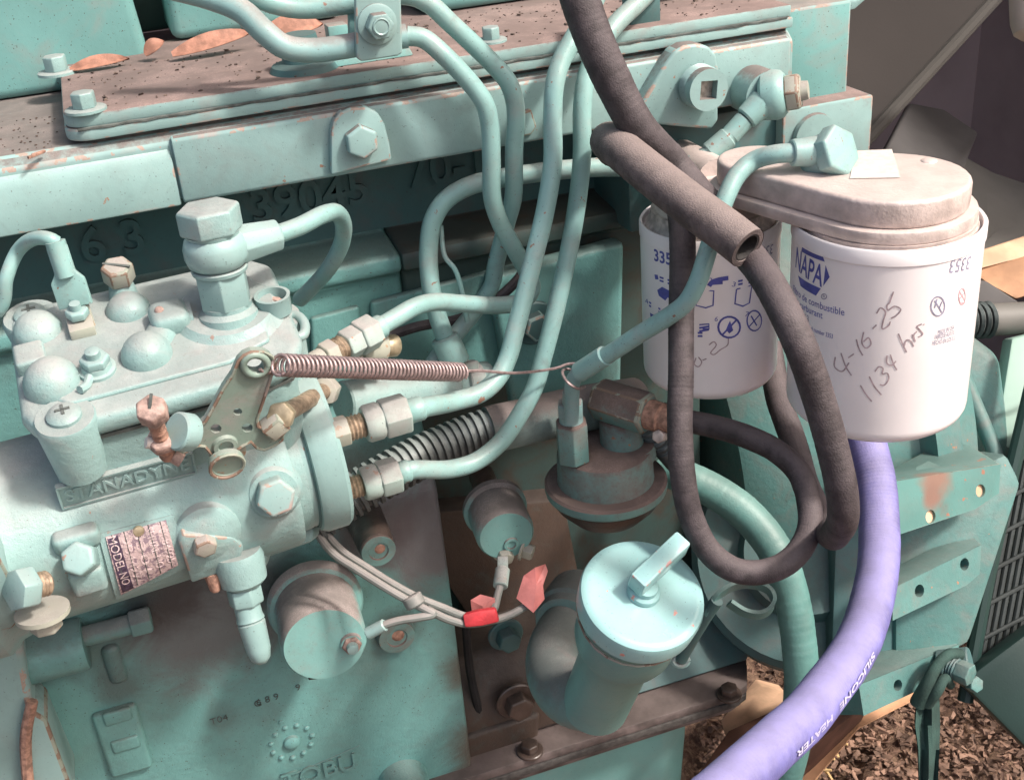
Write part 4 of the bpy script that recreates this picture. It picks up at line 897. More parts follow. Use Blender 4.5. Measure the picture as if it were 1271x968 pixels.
def filters():
    C1 = P(1093, 390, .60); zt, zb = Y(1103, 268, C1.y).z, Y(1080, 541, C1.y).z+.018; r1 = .0447
    f1 = thing('fuel_filter', 'large white spin-on fuel filter with blue emblem and handwritten date', 'fuel filter', V((C1.x, C1.y, zb)), 'white spin-on fuel filters')
    C1 = V((C1.x, C1.y, 0))
    def can(par, C, r, zb, zt):
        pr_ = [(0, 0), (0, r*.55)]
        for i in range(8):
            a = math.pi/2*i/7; pr_.append((.009*(1-math.cos(a)), r-.011+.011*math.sin(a)))
        H = zt-zb; pr_ += [(H-.016, r), (H-.008, r), (H-.0075, r*1.012), (H-.001, r*1.012), (H, r*.995), (H-.0005, r*.965), (H-.005, r*.955), (H-.0052, r*.5)]
        MB().lathe(V((C.x, C.y, zb)), EZ, pr_, 96).build('can', 'white_enamel', par, smooth=40)
        cylpart('seam_cap', par, 'tin', V((C.x, C.y, zt-.006)), EZ, [(0, r*.93), (.004, r*.93), (.007, r*.86), (.012, r*.84)], 64)
    can(f1, C1, r1, zb, zt)
    S = Skin(C1, r1, f1)
    # emblem: bands, point and lettering
    S.poly([(997, 301), (1019, 311), (1024, 325), (995, 312)], 'blue_ink', 'emblem_band')
    S.poly([(991, 342), (1019, 358), (1013, 367), (994, 355)], 'blue_ink', 'emblem_band')
    S.poly([(1025, 329), (1030, 344), (1022, 355)], 'blue_ink', 'emblem_point')
    S.text('NAPA', (988, 320), (1021, 345), .0155, 'blue_ink', 'emblem_lettering', .0002)
    S.strokes([[(1023+3.3*math.cos(a*.6), 368+3.3*math.sin(a*.6)) for a in range(12)]], .0004, 'grey_ink', 'registered_mark', 1)
    S.text('R', (1021.5, 367.5), (1024.5, 368.6), .0018, 'grey_ink', 'registered_mark')
    S.text('Filtro de combustible', (985, 358), (1048, 388), .0052, 'blue_ink', 'small_print')
    S.text('carburant', (993, 378), (1021, 392), .0050, 'blue_ink', 'small_print')
    S.text('3353', (993, 391), (1004, 397), .0055, 'grey_ink', 'small_print')
    S.text('fuel number 3353', (1004, 406), (1034, 418), .0034, 'blue_ink', 'small_print')
    S.text('3353', (1204, 325), (1179, 330), .0092, 'grey_ink', 'part_number')
    # handwriting
    S.strokes([[(1037, 443), (1036, 455), (1045, 461), (1054, 450)], [(1044, 438), (1050, 455), (1057, 466)], [(1053, 444), (1060, 439)],
               [(1063, 421), (1066, 432), (1071, 441)], [(1072, 412), (1070, 426), (1075, 432), (1081, 427), (1078, 419), (1072, 424)], [(1083, 408), (1088, 403)],
               [(1088, 389), (1093, 382), (1099, 387), (1096, 399), (1095, 408), (1103, 404), (1105, 399)], [(1104, 376), (1101, 379), (1102, 385), (1110, 380), (1118, 384), (1113, 391), (1106, 395)], [(1104, 376), (1109, 362)]], .00065, 'pen_ink', 'handwritten_date')
    S.strokes([[(1068, 478), (1074, 488), (1082, 498)], [(1079, 467), (1085, 479), (1094, 490)], [(1086, 461), (1091, 455), (1096, 457), (1095, 464), (1101, 463), (1103, 470), (1097, 478), (1092, 477)],
               [(1101, 441), (1101, 451), (1107, 453), (1112, 448)], [(1105, 440), (1109, 452), (1113, 459)],
               [(1115, 414), (1120, 426), (1125, 437)], [(1122, 430), (1125, 422), (1130, 423), (1134, 430)], [(1132, 415), (1136, 424), (1134, 416), (1138, 411)], [(1144, 402), (1138, 405), (1142, 410), (1145, 415), (1140, 418)], [(1146, 402), (1147, 403)]], .00065, 'pen_ink', 'handwritten_hours')
    S.strokes([[(1164+8.5*math.cos(a*.35), 380+12*math.sin(a*.35)) for a in range(19)], [(1160, 373), (1169, 388)], [(1163, 371), (1160, 382)], [(1169, 374), (1166, 382)]], .0006, 'grey_ink', 'warning_symbol', 1)
    S.strokes([[(1194+4*math.cos(a*.35), 368+10*math.sin(a*.35)) for a in range(19)], [(1191, 362), (1197, 372)], [(1190, 372), (1196, 364)], [(1192, 376), (1197, 376)]], .0006, 'red_ink', 'red_stamp', 1)
    for k, (y0, a, b) in enumerate([(409, 1164, 1184), (415, 1160, 1185), (422, 1157, 1186)]):
        S.text(('MADE IN USA', 'FABRIQUE AUX E.U.', 'HECHO EN LOS E.U.')[k], (a, y0+4), (b, y0-3), .0034, 'grey_ink', 'small_print')
    # ---- smaller filter behind
    C2q = P(881, 380, .665); r2 = .0373; zt2 = Y(881, 268, C2q.y).z; zb2 = Y(874, 493, C2q.y).z+.014
    f2 = thing('fuel_filter', 'smaller white spin-on fuel filter with blue pictogram instructions behind the hoses', 'fuel filter', V((C2q.x, C2q.y, zb2)), 'white spin-on fuel filters')
    C2 = V((C2q.x, C2q.y, 0)); can(f2, C2, r2, zb2, zt2); S = Skin(C2, r2, f2)
    S.text('335', (812, 317), (834, 323), .0092, 'blue_ink', 'part_number', .0002)
    S.text('3353', (959, 308), (938, 314), .0075, 'grey_ink', 'part_number')
    ink = 'blue_ink'
    for tx, p in [('1', (815, 344)), ('4', (803, 374)), ('2', (882, 348)), ('3', (911, 353)), ('6', (889, 396)), ('7', (927, 390))]:
        S.text(tx, (p[0]-2, p[1]), (p[0]+2, p[1]+.5), .0038, ink, 'step_number')
    for a, b in [((819, 344), (834, 349)), ((806, 375), (820, 384)), ((916, 349), (934, 346)), ((868, 407), (880, 405)), ((866, 413), (872, 413))]:
        S.strokes([[a, b], [(a[0], a[1]+4), (b[0], b[1]+4)]], .0011, ink, 'step_caption', 1)
    S.poly([(816, 360), (822, 356), (834, 362), (835, 374), (829, 369), (826, 373), (818, 367)], ink, 'pictogram')
    S.poly([(807, 388), (814, 392), (821, 390), (820, 398), (813, 399), (808, 396)], ink, 'pictogram')
    S.strokes([[(864, 360), (886, 361), (885, 379), (876, 382), (864, 379), (864, 360)]], .0008, ink, 'pictogram', 1)
    S.strokes([[(914, 359), (933, 354), (930, 376), (922, 380), (912, 377), (914, 359)]], .0008, ink, 'pictogram', 1)
    S.strokes([[(880, 355), (884, 350), (892, 347), (904, 345)], [(884, 351), (897, 350)]], .0024, ink, 'pictogram', 3)
    S.strokes([[(868, 403), (880, 402), (880, 408), (872, 408)]], .0008, ink, 'pictogram', 1)
    S.strokes([[(905+13.5*math.cos(a*.35), 406+13*math.sin(a*.35)) for a in range(19)], [(896, 416), (914, 397)]], .0011, ink, 'warning_symbol', 1)
    S.poly([(901, 409), (904, 402), (906, 398), (908, 404), (910, 410), (905, 414)], ink, 'pictogram')
    S.strokes([[(936+9*math.cos(a*.35), 398+12.5*math.sin(a*.35)) for a in range(19)], [(929, 406), (943, 390)], [(932, 392), (939, 404)]], .0008, ink, 'warning_symbol', 1)
    S.strokes([[(864, 444), (862, 452), (867, 455), (871, 449), (867, 443)], [(872, 447), (877, 445)], [(880, 428), (886, 424), (889, 428), (882, 438), (886, 440), (894, 434), (903, 428), (904, 420)]], .00065, 'pen_ink', 'handwritten_date')
    # ---- head casting that carries both
    fh = thing('filter_head', 'dusty pinkish aluminium filter head bridging the two white fuel filters', 'filter head', V((C1.x, C1.y, zt+.004)))
    z0 = zt+.0005; z1 = zt+.0200
    def stadium(ra, rb, grow, z, n=20):
        d = V((C2.x-C1.x, C2.y-C1.y, 0)); a0 = math.atan2(d.y, d.x); pts = []
        dd = d.length; be = math.acos(max(-1, min(1, (ra-rb)/dd)))
        for i in range(n+1):
            a = a0+be+(2*math.pi-2*be)*i/n; pts.append(V((C1.x+math.cos(a)*(ra+grow), C1.y+math.sin(a)*(ra+grow), z)))
        for i in range(n+1):
            a = a0-be+2*be*i/n; pts.append(V((C2.x+math.cos(a)*(rb+grow), C2.y+math.sin(a)*(rb+grow), z)))
        return pts
    K2 = V((C2.x, C2.y, 0)); C2 = C1.lerp(C2, .72)
    MB().prism(stadium(.0365, .020, 0, z0+.006), EZ*(z1-z0-.006)).build('casting', 'alu_cast', fh, bevel=.0022, seg=3, bang=50)
    MB().prism(stadium(.0385, .022, .002, z0), EZ*.0062).build('lower_rim', 'alu_cast', fh, bevel=.0012, bang=50)
    cylpart('spigot', fh, 'alu_cast', V((C1.x, C1.y, z0-.008)), EZ, [(0, .036), (.002, .040), (.008, .041)], 64)
    C2 = K2; MB().lathe(V((C2.x, C2.y, zt2-.002)), EZ, [(0, .030), (.008, .029), (.012, .022), (z0-zt2+.003, .020)], 48).build('spigot', 'alu_cast', fh)
    lb = [Z(px, py, z1+.0003) for px, py in [(1062, 188), (1107, 186), (1117, 221), (1055, 222)]]
    lo = MB().prism(lb, EZ*.0003).build('paper_label', 'label_white', fh, smooth=0)
    MB().ball(Z(1153, 200, z1), .004, 14, 8, EZ, .3).build('casting_pip', 'alu_cast', fh)
    MB().tube([V((C2.x+.01, C2.y+.01, z0-.002)), V((C2.x+.02, C2.y+.10, z0-.01))], .012, 16, 2).build('mount_arm', 'alu_cast', fh)
filters()

# ================================================================== hoses
def hoses():
    r = .0118
    def ripple(pts, rad, amp=.012, pitch=.0026, seed=0, n=22, name='hose_wall', mat='rubber', par=None):
        sp, ro = spline([V(p) for p in pts], rad, 24); cl = [0]
        for i in range(1, len(sp)): cl.append(cl[-1]+(sp[i]-sp[i-1]).length)
        P_ = []; R_ = []; s_ = 0; j = 0; step = pitch/4
        while s_ < cl[-1]:
            while cl[j+1] < s_: j += 1
            f = (s_-cl[j])/max(cl[j+1]-cl[j], 1e-9); P_.append(sp[j].lerp(sp[j+1], f)); r0 = ro[j]*(1-f)+ro[j+1]*f
            R_.append(r0*(1+amp*math.sin(2*math.pi*s_/pitch)*(.6+.6*noise.noise(V((s_*60, seed, 0))))+.018*noise.noise(V((s_*90, seed, 5)))+.012*noise.noise(V((s_*300, seed, 9))))); s_ += step
        # smooth small wobble of the centre line
        P_ = [p+V((noise.noise(V((i*step*25, seed, 1))), noise.noise(V((i*step*25, seed, 2))), noise.noise(V((i*step*25, seed, 3)))))*.0007 for i, p in enumerate(P_)]
        return MB().tube(P_, R_, n, 1).build(name, mat, par, smooth=70)
    def hose(name, pts, rad, mat, lab, tex=True, sm=8, parts=False, n=22):
        o = ripple(pts, rad if isinstance(rad, list) else [rad]*len(pts), 0.005 if mat == 'rubber' else .0, .0026, 3, n, name, mat); tag(o, lab, 'hose'); return o
    # long hose from the top, under the cut one and down in front of the big filter
    hose('rubber_hose', dpts((700, -60, .565), (714, -18, .567), (734, 40, .57), (760, 100, .575), (792, 158, .582), (838, 208, .60), (888, 266, .585), (930, 318, .545), (962, 365, .52), (990, 420, .51), (1013, 485, .515), (1032, 550, .52), (1043, 600, .525), (1046, 636, .535), (1040, 660, .565), (1024, 655, .63), (1004, 610, .67), (985, 550, .70), (965, 490, .72), (955, 430, .74)),
         [.0094, .0094, .0094, .0092, .0088, .0085,   .0080, .0073, .0071, .0071, .0071, .0071, .0071, .0071, .0071, .0076, .0076, .0076, .0076, .0076], 'rubber', 'long dark rubber hose coming from the top and hanging in front of the large filter')
    # cut hose lying across
    ch = thing('cut_hose', 'short dusty rubber hose with an open cut end lying across the other hoses', 'hose', P(840, 240, .54))
    pts = dpts((762, 186, .625), (756, 176, .607), (762, 179, .592), (780, 194, .576), (815, 222, .56), (860, 257, .545), (900, 286, .535), (928, 308, .528))
    MB().tube(pts, [.0092]+[.0098]*7, 26, 8, cap=False).build('hose_wall', 'rubber_dusty', ch, smooth=60)
    e = pts[-1]; ax = (pts[-1]-pts[-2]).normalized()
    cylpart('cut_ring', ch, 'rubber_dusty', e-ax*.012, ax, [(0, .0097), (.0116, .0097), (.0120, .0094), (.0120, .0072), (.0113, .0069), (.0112, .0068), (0, .0066)], 30)
    cylpart('bore', ch, 'rubber_cut', e-ax*.012, ax, [(0, .0070), (.0117, .0071), (.0117, .0062), (.001, .0060), (.0009, 0)], 28)
    # looped hose to the lift pump
    lp = thing('looped_hose', 'dark rubber hose looping down past the small filter and back to the lift pump', 'hose', P(930, 705, .60))
    pts = dpts((832, 190, .645), (840, 232, .618), (847, 290, .604), (847, 340, .602), (846, 400, .600), (844, 470, .596), (844, 530, .594), (848, 590, .595), (857, 640, .60), (876, 680, .602), (905, 704, .602), (935, 711, .604), (968, 704, .608), (991, 684, .612), (1005, 652, .618), (1004, 622, .624), (993, 590, .63), (962, 560, .637), (925, 541, .645), (890, 530, .655), (855, 523, .665), (835, 519, .672))
    ripple(pts, [.0066]*4+[.0064]*18, .006, .0024, 7, 22, 'hose_wall', 'rubber', lp)
    a = P(838, 520, .671); b = P(818, 514, .677); MB().cyl(a, b, .0072, n=26, ch=.0006).build('worm_clamp', 'tin', lp)
    sl = MB()
    for i in range(9):
        an = math.radians(-60+i*26); c = a*.5+b*.5; ax = (b-a).normalized(); e1 = (UP-ax*UP.dot(ax)).normalized(); e2 = ax.cross(e1); n = e1*math.cos(an)+e2*math.sin(an)
        sl.box(c+n*.0072, ax, ax.cross(n), n, .006, .0009, .0005)
    sl.build('clamp_slots', 'seam', lp)
    q = P(822, 540, .672); hex_bolt(lp, q, cdir(-.5, -.1, .8), .004, .006, 'tin', 0, name='clamp_screw', edge=None)
    # purple heater hose
    ph = thing('heater_hose', 'thick faded purple heater hose curving down to the bottom of the picture', 'hose', P(1080, 700, .66))
    pts = dpts((1062, 490, .73), (1076, 550, .715), (1087, 600, .705), (1091, 650, .695), (1090, 700, .678), (1083, 745, .657), (1068, 790, .632), (1044, 832, .605), (1012, 873, .575), (974, 912, .545), (928, 954, .515), (878, 998, .49), (825, 1045, .47))
    rad = [.0116]*13
    ripple(pts, rad, .006, .0022, 11, 34, 'hose_wall', 'hose_purple', ph)
    # printed lettering along the lower right flank, reading downwards
    sp, _ = spline(pts, rad, 24); cl = [0]
    for i in range(1, len(sp)): cl.append(cl[-1]+(sp[i]-sp[i-1]).length)
    def along(s_):
        s_ = max(0, min(cl[-1]-1e-6, s_)); i = max(j for j in range(len(cl)) if cl[j] <= s_); i = min(i, len(sp)-2); f = (s_-cl[i])/max(cl[i+1]-cl[i], 1e-9)
        return sp[i].lerp(sp[i+1], f), (sp[i+1]-sp[i]).normalized()
    def find(px, py): return min(range(len(sp)), key=lambda i: (((sp[i]-CAM).dot(RT)/depth(sp[i])*FPX+635.5-px)**2+(484-(sp[i]-CAM).dot(UP)/depth(sp[i])*FPX-py)**2))
    for tx, p0, p1 in [('HEATER', (1003, 884), (957, 927)), ('SILICONE', (1056, 812), (1012, 873))]:
        s0, s1 = cl[find(*p0)], cl[find(*p1)]; me = text_mesh(tx, .0043, 0, .0001); wd = max(v.co.x for v in me.vertices)-min(v.co.x for v in me.vertices)
        for v in me.vertices:
            c, t_ = along((s0+s1)/2+v.co.x*(s1-s0)/wd); vw = (CAM-c).normalized(); e1 = (vw-t_*vw.dot(t_)).normalized(); e2 = t_.cross(e1)
            an = .88+v.co.y/.0116
            v.co = c+(e1*math.cos(an)+e2*(-1 if e2.dot(RT-UP) < 0 else 1)*math.sin(an))*(.0116+.0006)
        link('hose_lettering', me, 'hose_print', ph, 0)
    hose('coolant_hose', dpts((822, 580, .85), (850, 592, .84), (890, 612, .835), (930, 642, .83), (960, 680, .825), (980, 730, .825), (991, 790, .83), (995, 850, .84), (985, 920, .86), (970, 980, .88)), .0122, 'hose_green', 'smooth green coolant hose curving down behind the rubber loop', n=28)
hoses()

# ================================================================== lift pump
def lift_pump():
    lf = thing('lift_pump', 'grimy round fuel lift pump with elbow fitting under the hoses', 'lift pump', P(752, 640, .72))
    b = P(752, 601, .715); R = pr(76, .715)
    cylpart('flange', lf, 'paint_dirty', b, EZ, [(-.004, R*.93), (-.002, R*.99), (0, R), (.003, R), (.0045, R*.96), (.0050, R*.8)], 56)
    cylpart('lower_flange', lf, 'oily', b-EZ*.02, EZ, [(0, R*.6), (.010, R*.85), (.0155, R*.92), (.016, R*.8)], 48)
    r = pr(60, .71)
    cylpart('dome', lf, 'paint_dirty', b+EZ*.004, EZ, [(0, r*1.02), (.002, r), (.018, r*.985), (.021, r*.95), (.0225, r*.86), (.0235, r*.4), (.0237, 0)], 56)
    q = P(772, 550, .705); cylpart('neck_step', lf, 'paint_dirty', q-EZ*.002, EZ, [(-.006, .020), (.002, .019), (.003, .0165)], 36)
    cylpart('neck', lf, 'paint_dirty', q, EZ, [(0, .0128), (.016, .0128), (.018, .0115)], 36)
    a = P(742, 494, .695); c = P(806, 514, .675); ax = (c-a).normalized(); l = (c-a).length
    MB().lathe(a, ax, [(0, .0115), (.0015, .0125), (l*.95, .0125), (l, .0115)], 6, EZ, .52).build('elbow', 'paint_dirty', lf, bevel=.0009, edge='worn_rust')
    MB().lathe(c, ax, [(0, .0088), (.008, .0085), (.009, .0070), (.016, .0068)], 24).build('hose_barb', 'rust', lf)
    q = P(712, 570, .690); MB().lathe(q, EZ, [(0, .0098), (.024, .0098), (.0255, .0088)], 6, None, .25).build('inlet_hex', 'paint_dirty', lf, bevel=.0006)
    q2 = q+EZ*.0255; cylpart('inlet_collar', lf, 'paint_line_dusty', q2, EZ, [(0, .0068), (.004, .0068)], 24)
    MB().lathe(q2+EZ*.004, EZ, [(0, .0078), (.0075, .0078), (.0085, .007)], 6, None, .1).build('inlet_nut', 'paint_line_dusty', lf, bevel=.0005)
    MB().cyl(q2+EZ*.01, P(709, 485, .656), .0046, n=16).build('inlet_tube', 'paint_line_dusty', lf)
    MB().tube(dpts((800, 512, .69), (812, 530, .70), (820, 552, .71), (838, 575, .72)), .006, 12, 5).build('ribbed_stub', 'conduit', lf)
    m = MB()
    for i in range(7):
        t_ = i/6; c = P(800+30*t_, 524+36*t_, .695+.02*t_); ax = P(830, 560, .715)-P(800, 524, .695); m.lathe(c, ax, [(-.0012, .0068), (0, .0078), (.0012, .0068)], 18)
    m.build('stub_rings', 'conduit', lf)
lift_pump()

# ================================================================== oil filler
def filler():
    fl = thing('oil_filler', 'teal oil filler elbow with round T-handle cap standing out of the block', 'oil filler', P(690, 770, .80))
    C = P(798, 737, .600); B = P(742, 866, .690); ax = (C-B).normalized()
    pts = dpts((716, 764, .80), (696, 788, .778), (687, 816, .755), (692, 843, .733), (710, 862, .713), (738, 866, .694))+[B+ax*.02, B+ax*.05]
    MB().tube(pts, [.0168, .0170, .0174, .0180, .0186, .0190, .0190, .0188], 36, 8).build('elbow', 'paint_elbow', fl, smooth=60)
    q = P(712, 769, .795); qa = (P(693, 795, .772)-q).normalized(); cylpart('elbow_flange', fl, 'paint_elbow', q, qa, [(-.02, .027), (0, .0265), (.004, .026), (.0055, .0235), (.012, .0222), (.0125, .019)], 40)
    l = (C-B).length
    cylpart('neck', fl, 'paint_neck', B-ax*.008, ax, [(0, .0188), (.0005, .0194), (l*.60, .0196), (l*.63, .0212), (l*.66, .0258), (l*.70, .0270), (l*.98, .0278), (l, .027)], 64)
    cp = cylpart('cap', fl, 'paint_cap', C-ax*.014, ax, [(0, .0300), (.001, .0315), (.011, .0320), (.0135, .0313), (.0148, .0295), (.0150, .0270), (.0146, .0250), (.0150, .014), (.0152, .0085), (.0165, .0075), (.0166, 0)], 72)
    cylpart('cap_hub', fl, 'paint_cap', C+ax*.002, ax, [(0, .0085), (.002, .008), (.003, .0062), (.006, .006)], 28)
    a = P(787, 724, .588); b = P(848, 658, .590); d = b-a; d = d-ax*d.dot(ax)*.6; n = d.normalized(); top = C+ax*.0115+(a-P(787, 744, .588))*.5
    s = n.cross(ax).normalized(); ln = d.length
    mid = top+n*(ln*.5-.008)
    hb = MB().box(mid, n, s, ax, ln*1.06, .0098, .0108).build('cap_handle', 'paint_cap', cp, bevel=.0013, seg=2, edge='chip_edge')
    # bead of chipped paint around the cap rim
    MB().tube([C-ax*.0142+(n*math.cos(i*.2618)+s*math.sin(i*.2618))*.0302 for i in range(25)], .0007, 6, 1, cap=False).build('cap_seam', 'worn_rust', fl)
    # dipstick
    dp = thing('dipstick', 'teal dipstick with flat looped handle beside the oil filler cap', 'dipstick', P(850, 810, .80))
    MB().tube(dpts((845, 818, .80), (858, 795, .79), (876, 765, .775), (890, 745, .765)), .0042, 12, 5).build('guide_tube', 'paint_dark', dp)
    pts = dpts((905, 748, .755), (925, 760, .755), (942, 763, .755), (955, 757, .756), (960, 745, .757), (955, 733, .758), (940, 726, .76), (915, 726, .762), (893, 738, .765), (878, 762, .772))
    mm = MB(); sp, _ = spline(pts, [0]*len(pts), 6); vv = []
    for i, p in enumerate(sp):
        t_ = (sp[min(i+1, len(sp)-1)]-sp[max(i-1, 0)]).normalized(); nn = (-FW*.75+UP*.66); nn = (nn-t_*nn.dot(t_)).normalized(); e2 = t_.cross(nn)
        vv += [p+nn*.0036+e2*.0013, p-nn*.0036+e2*.0013, p-nn*.0036-e2*.0013, p+nn*.0036-e2*.0013]
    K = len(sp); ff = [(4*i+k, 4*i+(k+1) % 4, 4*i+4+(k+1) % 4, 4*i+4+k) for i in range(K-1) for k in range(4)]+[(0, 1, 2, 3), (4*K-1, 4*K-2, 4*K-3, 4*K-4)]
    mm.add(vv, ff).build('loop_handle', 'paint_bell', dp, smooth=40)
    MB().tube([P(845+9*math.cos(a_*.45), 820+6*math.sin(a_*.45), .80) for a_ in range(15)], .002, 8, 1, cap=False).build('tube_collar', 'paint_line_dusty', dp)
filler()

# ================================================================== senders and their wires
def senders():
    s1 = thing('oil_pressure_sender', 'large round sender with dusty sides and a terminal screw below the pump', 'sender', Y(382, 745, -.03))
    fc = Y(403, 800, -.084); ax = (V((-.06, -1, .06))).normalized(); r = pr(54, depth(fc))
    cylpart('can', s1, 'paint_sender', fc-ax*.038, ax, [(0, r*1.0), (.030, r), (.0355, r*.985), (.038, r*.93), (.0384, r*.5), (.0384, 0)], 60)
    cylpart('rim', s1, 'paint_sender', fc-ax*.047, ax, [(0, r*1.06), (.001, r*1.15), (.006, r*1.16), (.0085, r*1.10), (.0095, r*1.0)], 60)
    MB().cyl(fc-ax*.075, fc-ax*.046, .012, n=24).build('stem', 'paint_elbow', s1)
    q = Y(435, 794, -.083); cylpart('terminal_washer', s1, 'paint_sender', q, ax, [(0, .0092), (.0018, .009), (.002, .0065), (.005, .006)], 28)
    MB().hexa(q+ax*.003, q+ax*.007, .0058).build('terminal_nut', 'rusty_pink', s1, bevel=.0005)
    cylpart('terminal_stud', s1, 'paint_pump_plain', q+ax*.007, ax, [(0, .0034), (.003, .0032), (.0038, 0)], 16)
    MB().cyl(fc-ax*.015-EZ*.028+EX*-.012, fc-ax*.015-EZ*.03, .004, n=12).build('drain_nib', 'dark_gasket', s1)
    s2 = thing('temperature_sender', 'smaller round sender with two screw terminals between pump and lift pump', 'sender', Y(600, 630, -.0))
    f2 = Y(628, 664, -.055); ax2 = V((-.10, -1, -.02)).normalized(); r = pr(37, depth(f2))
    cylpart('can', s2, 'paint_sender', f2-ax2*.026, ax2, [(0, r), (.022, r), (.0252, r*.97), (.027, r*.9), (.0273, 0)], 52)
    cylpart('rim', s2, 'paint_sender', f2-ax2*.033, ax2, [(0, r*1.05), (.001, r*1.12), (.005, r*1.12), (.007, r*1.0)], 52)
    MB().cyl(f2-ax2*.07, f2-ax2*.032, .0085, n=20).build('stem', 'oily', s2)
    for (px, py, dd, d_) in [(627, 690, -.056, V((-.05, -1, -.2))), (655, 684, -.056, V((.75, -.6, -.25)))]:
        q = Y(px, py, dd); d_ = d_.normalized(); hex_bolt(s2, q-d_*.004, d_, .0052, .006, 'paint_raw', .007, name='terminal_screw', edge=None)
    cylpart('breather', s2, 'paint_sender', Y(634, 674, -.0555), ax2, [(0, .005), (.002, .0045), (.0022, .003), (.001, .0028), (.001, 0)], 18)
    # wires
    W = thing('sender_wire', 'grey wire from under the pump to the terminal of the large sender', 'wire', P(510, 745, .64), 'sender wires')
    MB().tube(dpts((388, 640, .66), (396, 664, .655), (415, 688, .65), (445, 708, .645), (480, 730, .64), (508, 746, .637), (530, 757, .635), (538, 762, .635), (520, 766, .634), (495, 770, .634), (476, 776, .634), (462, 784, .636)), .0022, 10, 6).build('wire', 'wire_grey', W)
    MB().cyl(P(478, 775, .634), P(456, 786, .637), .0034, n=14, ch=.0005).build('crimp', 'paint_pump_plain', W)
    W2 = thing('sender_wire', 'grey wire running past red tape to the terminal of the smaller sender', 'wire', P(600, 770, .66), 'sender wires')
    MB().tube(dpts((396, 638, .665), (404, 660, .66), (425, 684, .655), (455, 704, .65), (490, 726, .645), (520, 742, .642), (550, 754, .645), (575, 764, .65), (600, 768, .655), (612, 758, .66), (618, 738, .668), (622, 722, .675)), .0022, 10, 6).build('wire', 'wire_grey', W2)
    MB().cyl(P(621, 728, .672), P(624, 706, .68), .0042, n=14, ch=.0005).build('crimp', 'paint_fit', W2)
    MB().box(P(624, 700, .68), RT, UP, FW, .006, .009, .002).build('crimp_tongue', 'paint_fit', W2, bevel=.0005)
    MB().cyl(P(510, 739, .636), P(517, 752, .636), .0056, n=16, ch=.0008).build('cable_tie', 'wire_grey', W2)
    W3 = thing('sender_wire', 'short grey wire ending in a faded red tape flag beside the filler', 'wire', P(640, 760, .66), 'sender wires')
    MB().tube(dpts((530, 756, .64), (555, 768, .645), (580, 774, .65), (610, 770, .655), (635, 762, .66), (655, 750, .665), (668, 740, .667)), .0022, 10, 6).build('wire', 'wire_grey', W3)
    def flag(name, par, pts, mat, lab):
        n = len(pts); c = sum((p for p in pts), V())/n; vv = []
        c = c-FW*.0022; random.seed(n); q = [p+FW*random.uniform(-.0016, .0016) for p in pts]
        mids = [q[i].lerp(c, .5)+FW*random.uniform(-.0012, .0014) for i in range(n)]
        vv = q+mids+[c]; ff = []
        for i in range(n):
            j = (i+1) % n; ff += [(i, j, n+j, n+i), (n+i, n+j, 2*n)]
        mm = MB().add(vv, ff); mm.add([p+FW*.0004 for p in vv], [tuple(reversed(f)) for f in ff]); mm.build(name, mat, par, smooth=20, label=lab)
    flag('tape_flag', W3, [P(px, py, d) for px, py, d in [(641, 742, .66), (650, 715, .66), (664, 704, .661), (677, 700, .668), (680, 708, .669), (674, 726, .663), (676, 744, .662), (662, 760, .66)]], 'faded_tape', 'faded pink-red tape folded into a flag')
    a = P(577, 772, .652); b = P(620, 765, .657); 
    MB().prism([P(px, py, d) for px, py, d in [(574, 763, .645), (594, 758, .646), (615, 755, .649), (620, 772, .650), (598, 777, .647), (577, 779, .645)]], FW*.0075).build('tape_wrap', 'red_tape', W2, bevel=.0013, seg=2, label='bright red tape wrapped round the wires')
    flag('tape_tail', W2, [P(px, py, .662) for px, py in [(584, 745), (596, 738), (614, 742), (616, 758), (600, 764), (586, 762)]], 'faded_tape', 'crumpled faded tape tail')
senders()

# corrugated conduit
def conduit():
    cv = thing('corrugated_conduit', 'black ribbed wiring conduit with a cloth sleeve running under the injection lines', 'conduit', P(540, 560, .70))
    pts = dpts((385, 650, .66), (425, 622, .665), (470, 595, .67), (520, 568, .68), (570, 546, .69), (605, 534, .695), (640, 526, .70), (690, 514, .71), (740, 504, .72), (790, 496, .74))
    sp, _ = spline(pts, [0]*len(pts), 40); prof = []; cl = [0]
    for i in range(1, len(sp)): cl.append(cl[-1]+(sp[i]-sp[i-1]).length)
    end = 5*40+10; s_ = 0; P_ = []; R_ = []; pitch = .0048; i = 0
    base = .0128
    while s_ < cl[end]:
        for f, rr in [(0, base-.0022), (.22, base-.0020), (.34, base), (.74, base), (.88, base-.0022)]:
            q = s_+f*pitch; j = max(k for k in range(len(cl)) if cl[k] <= q); j = min(j, len(sp)-2); t_ = (q-cl[j])/(cl[j+1]-cl[j]); P_.append(sp[j].lerp(sp[j+1], t_)); R_.append(rr)
        s_ += pitch
    MB().tube(P_, R_, 26, 1).build('ribbed_tube', 'conduit', cv, smooth=50)
    MB().tube(sp[end-8::6], [.0138]*len(sp[end-8::6]), 26, 1).build('cloth_sleeve', 'cloth_tube', cv, smooth=60)
    # split line of the conduit
conduit()

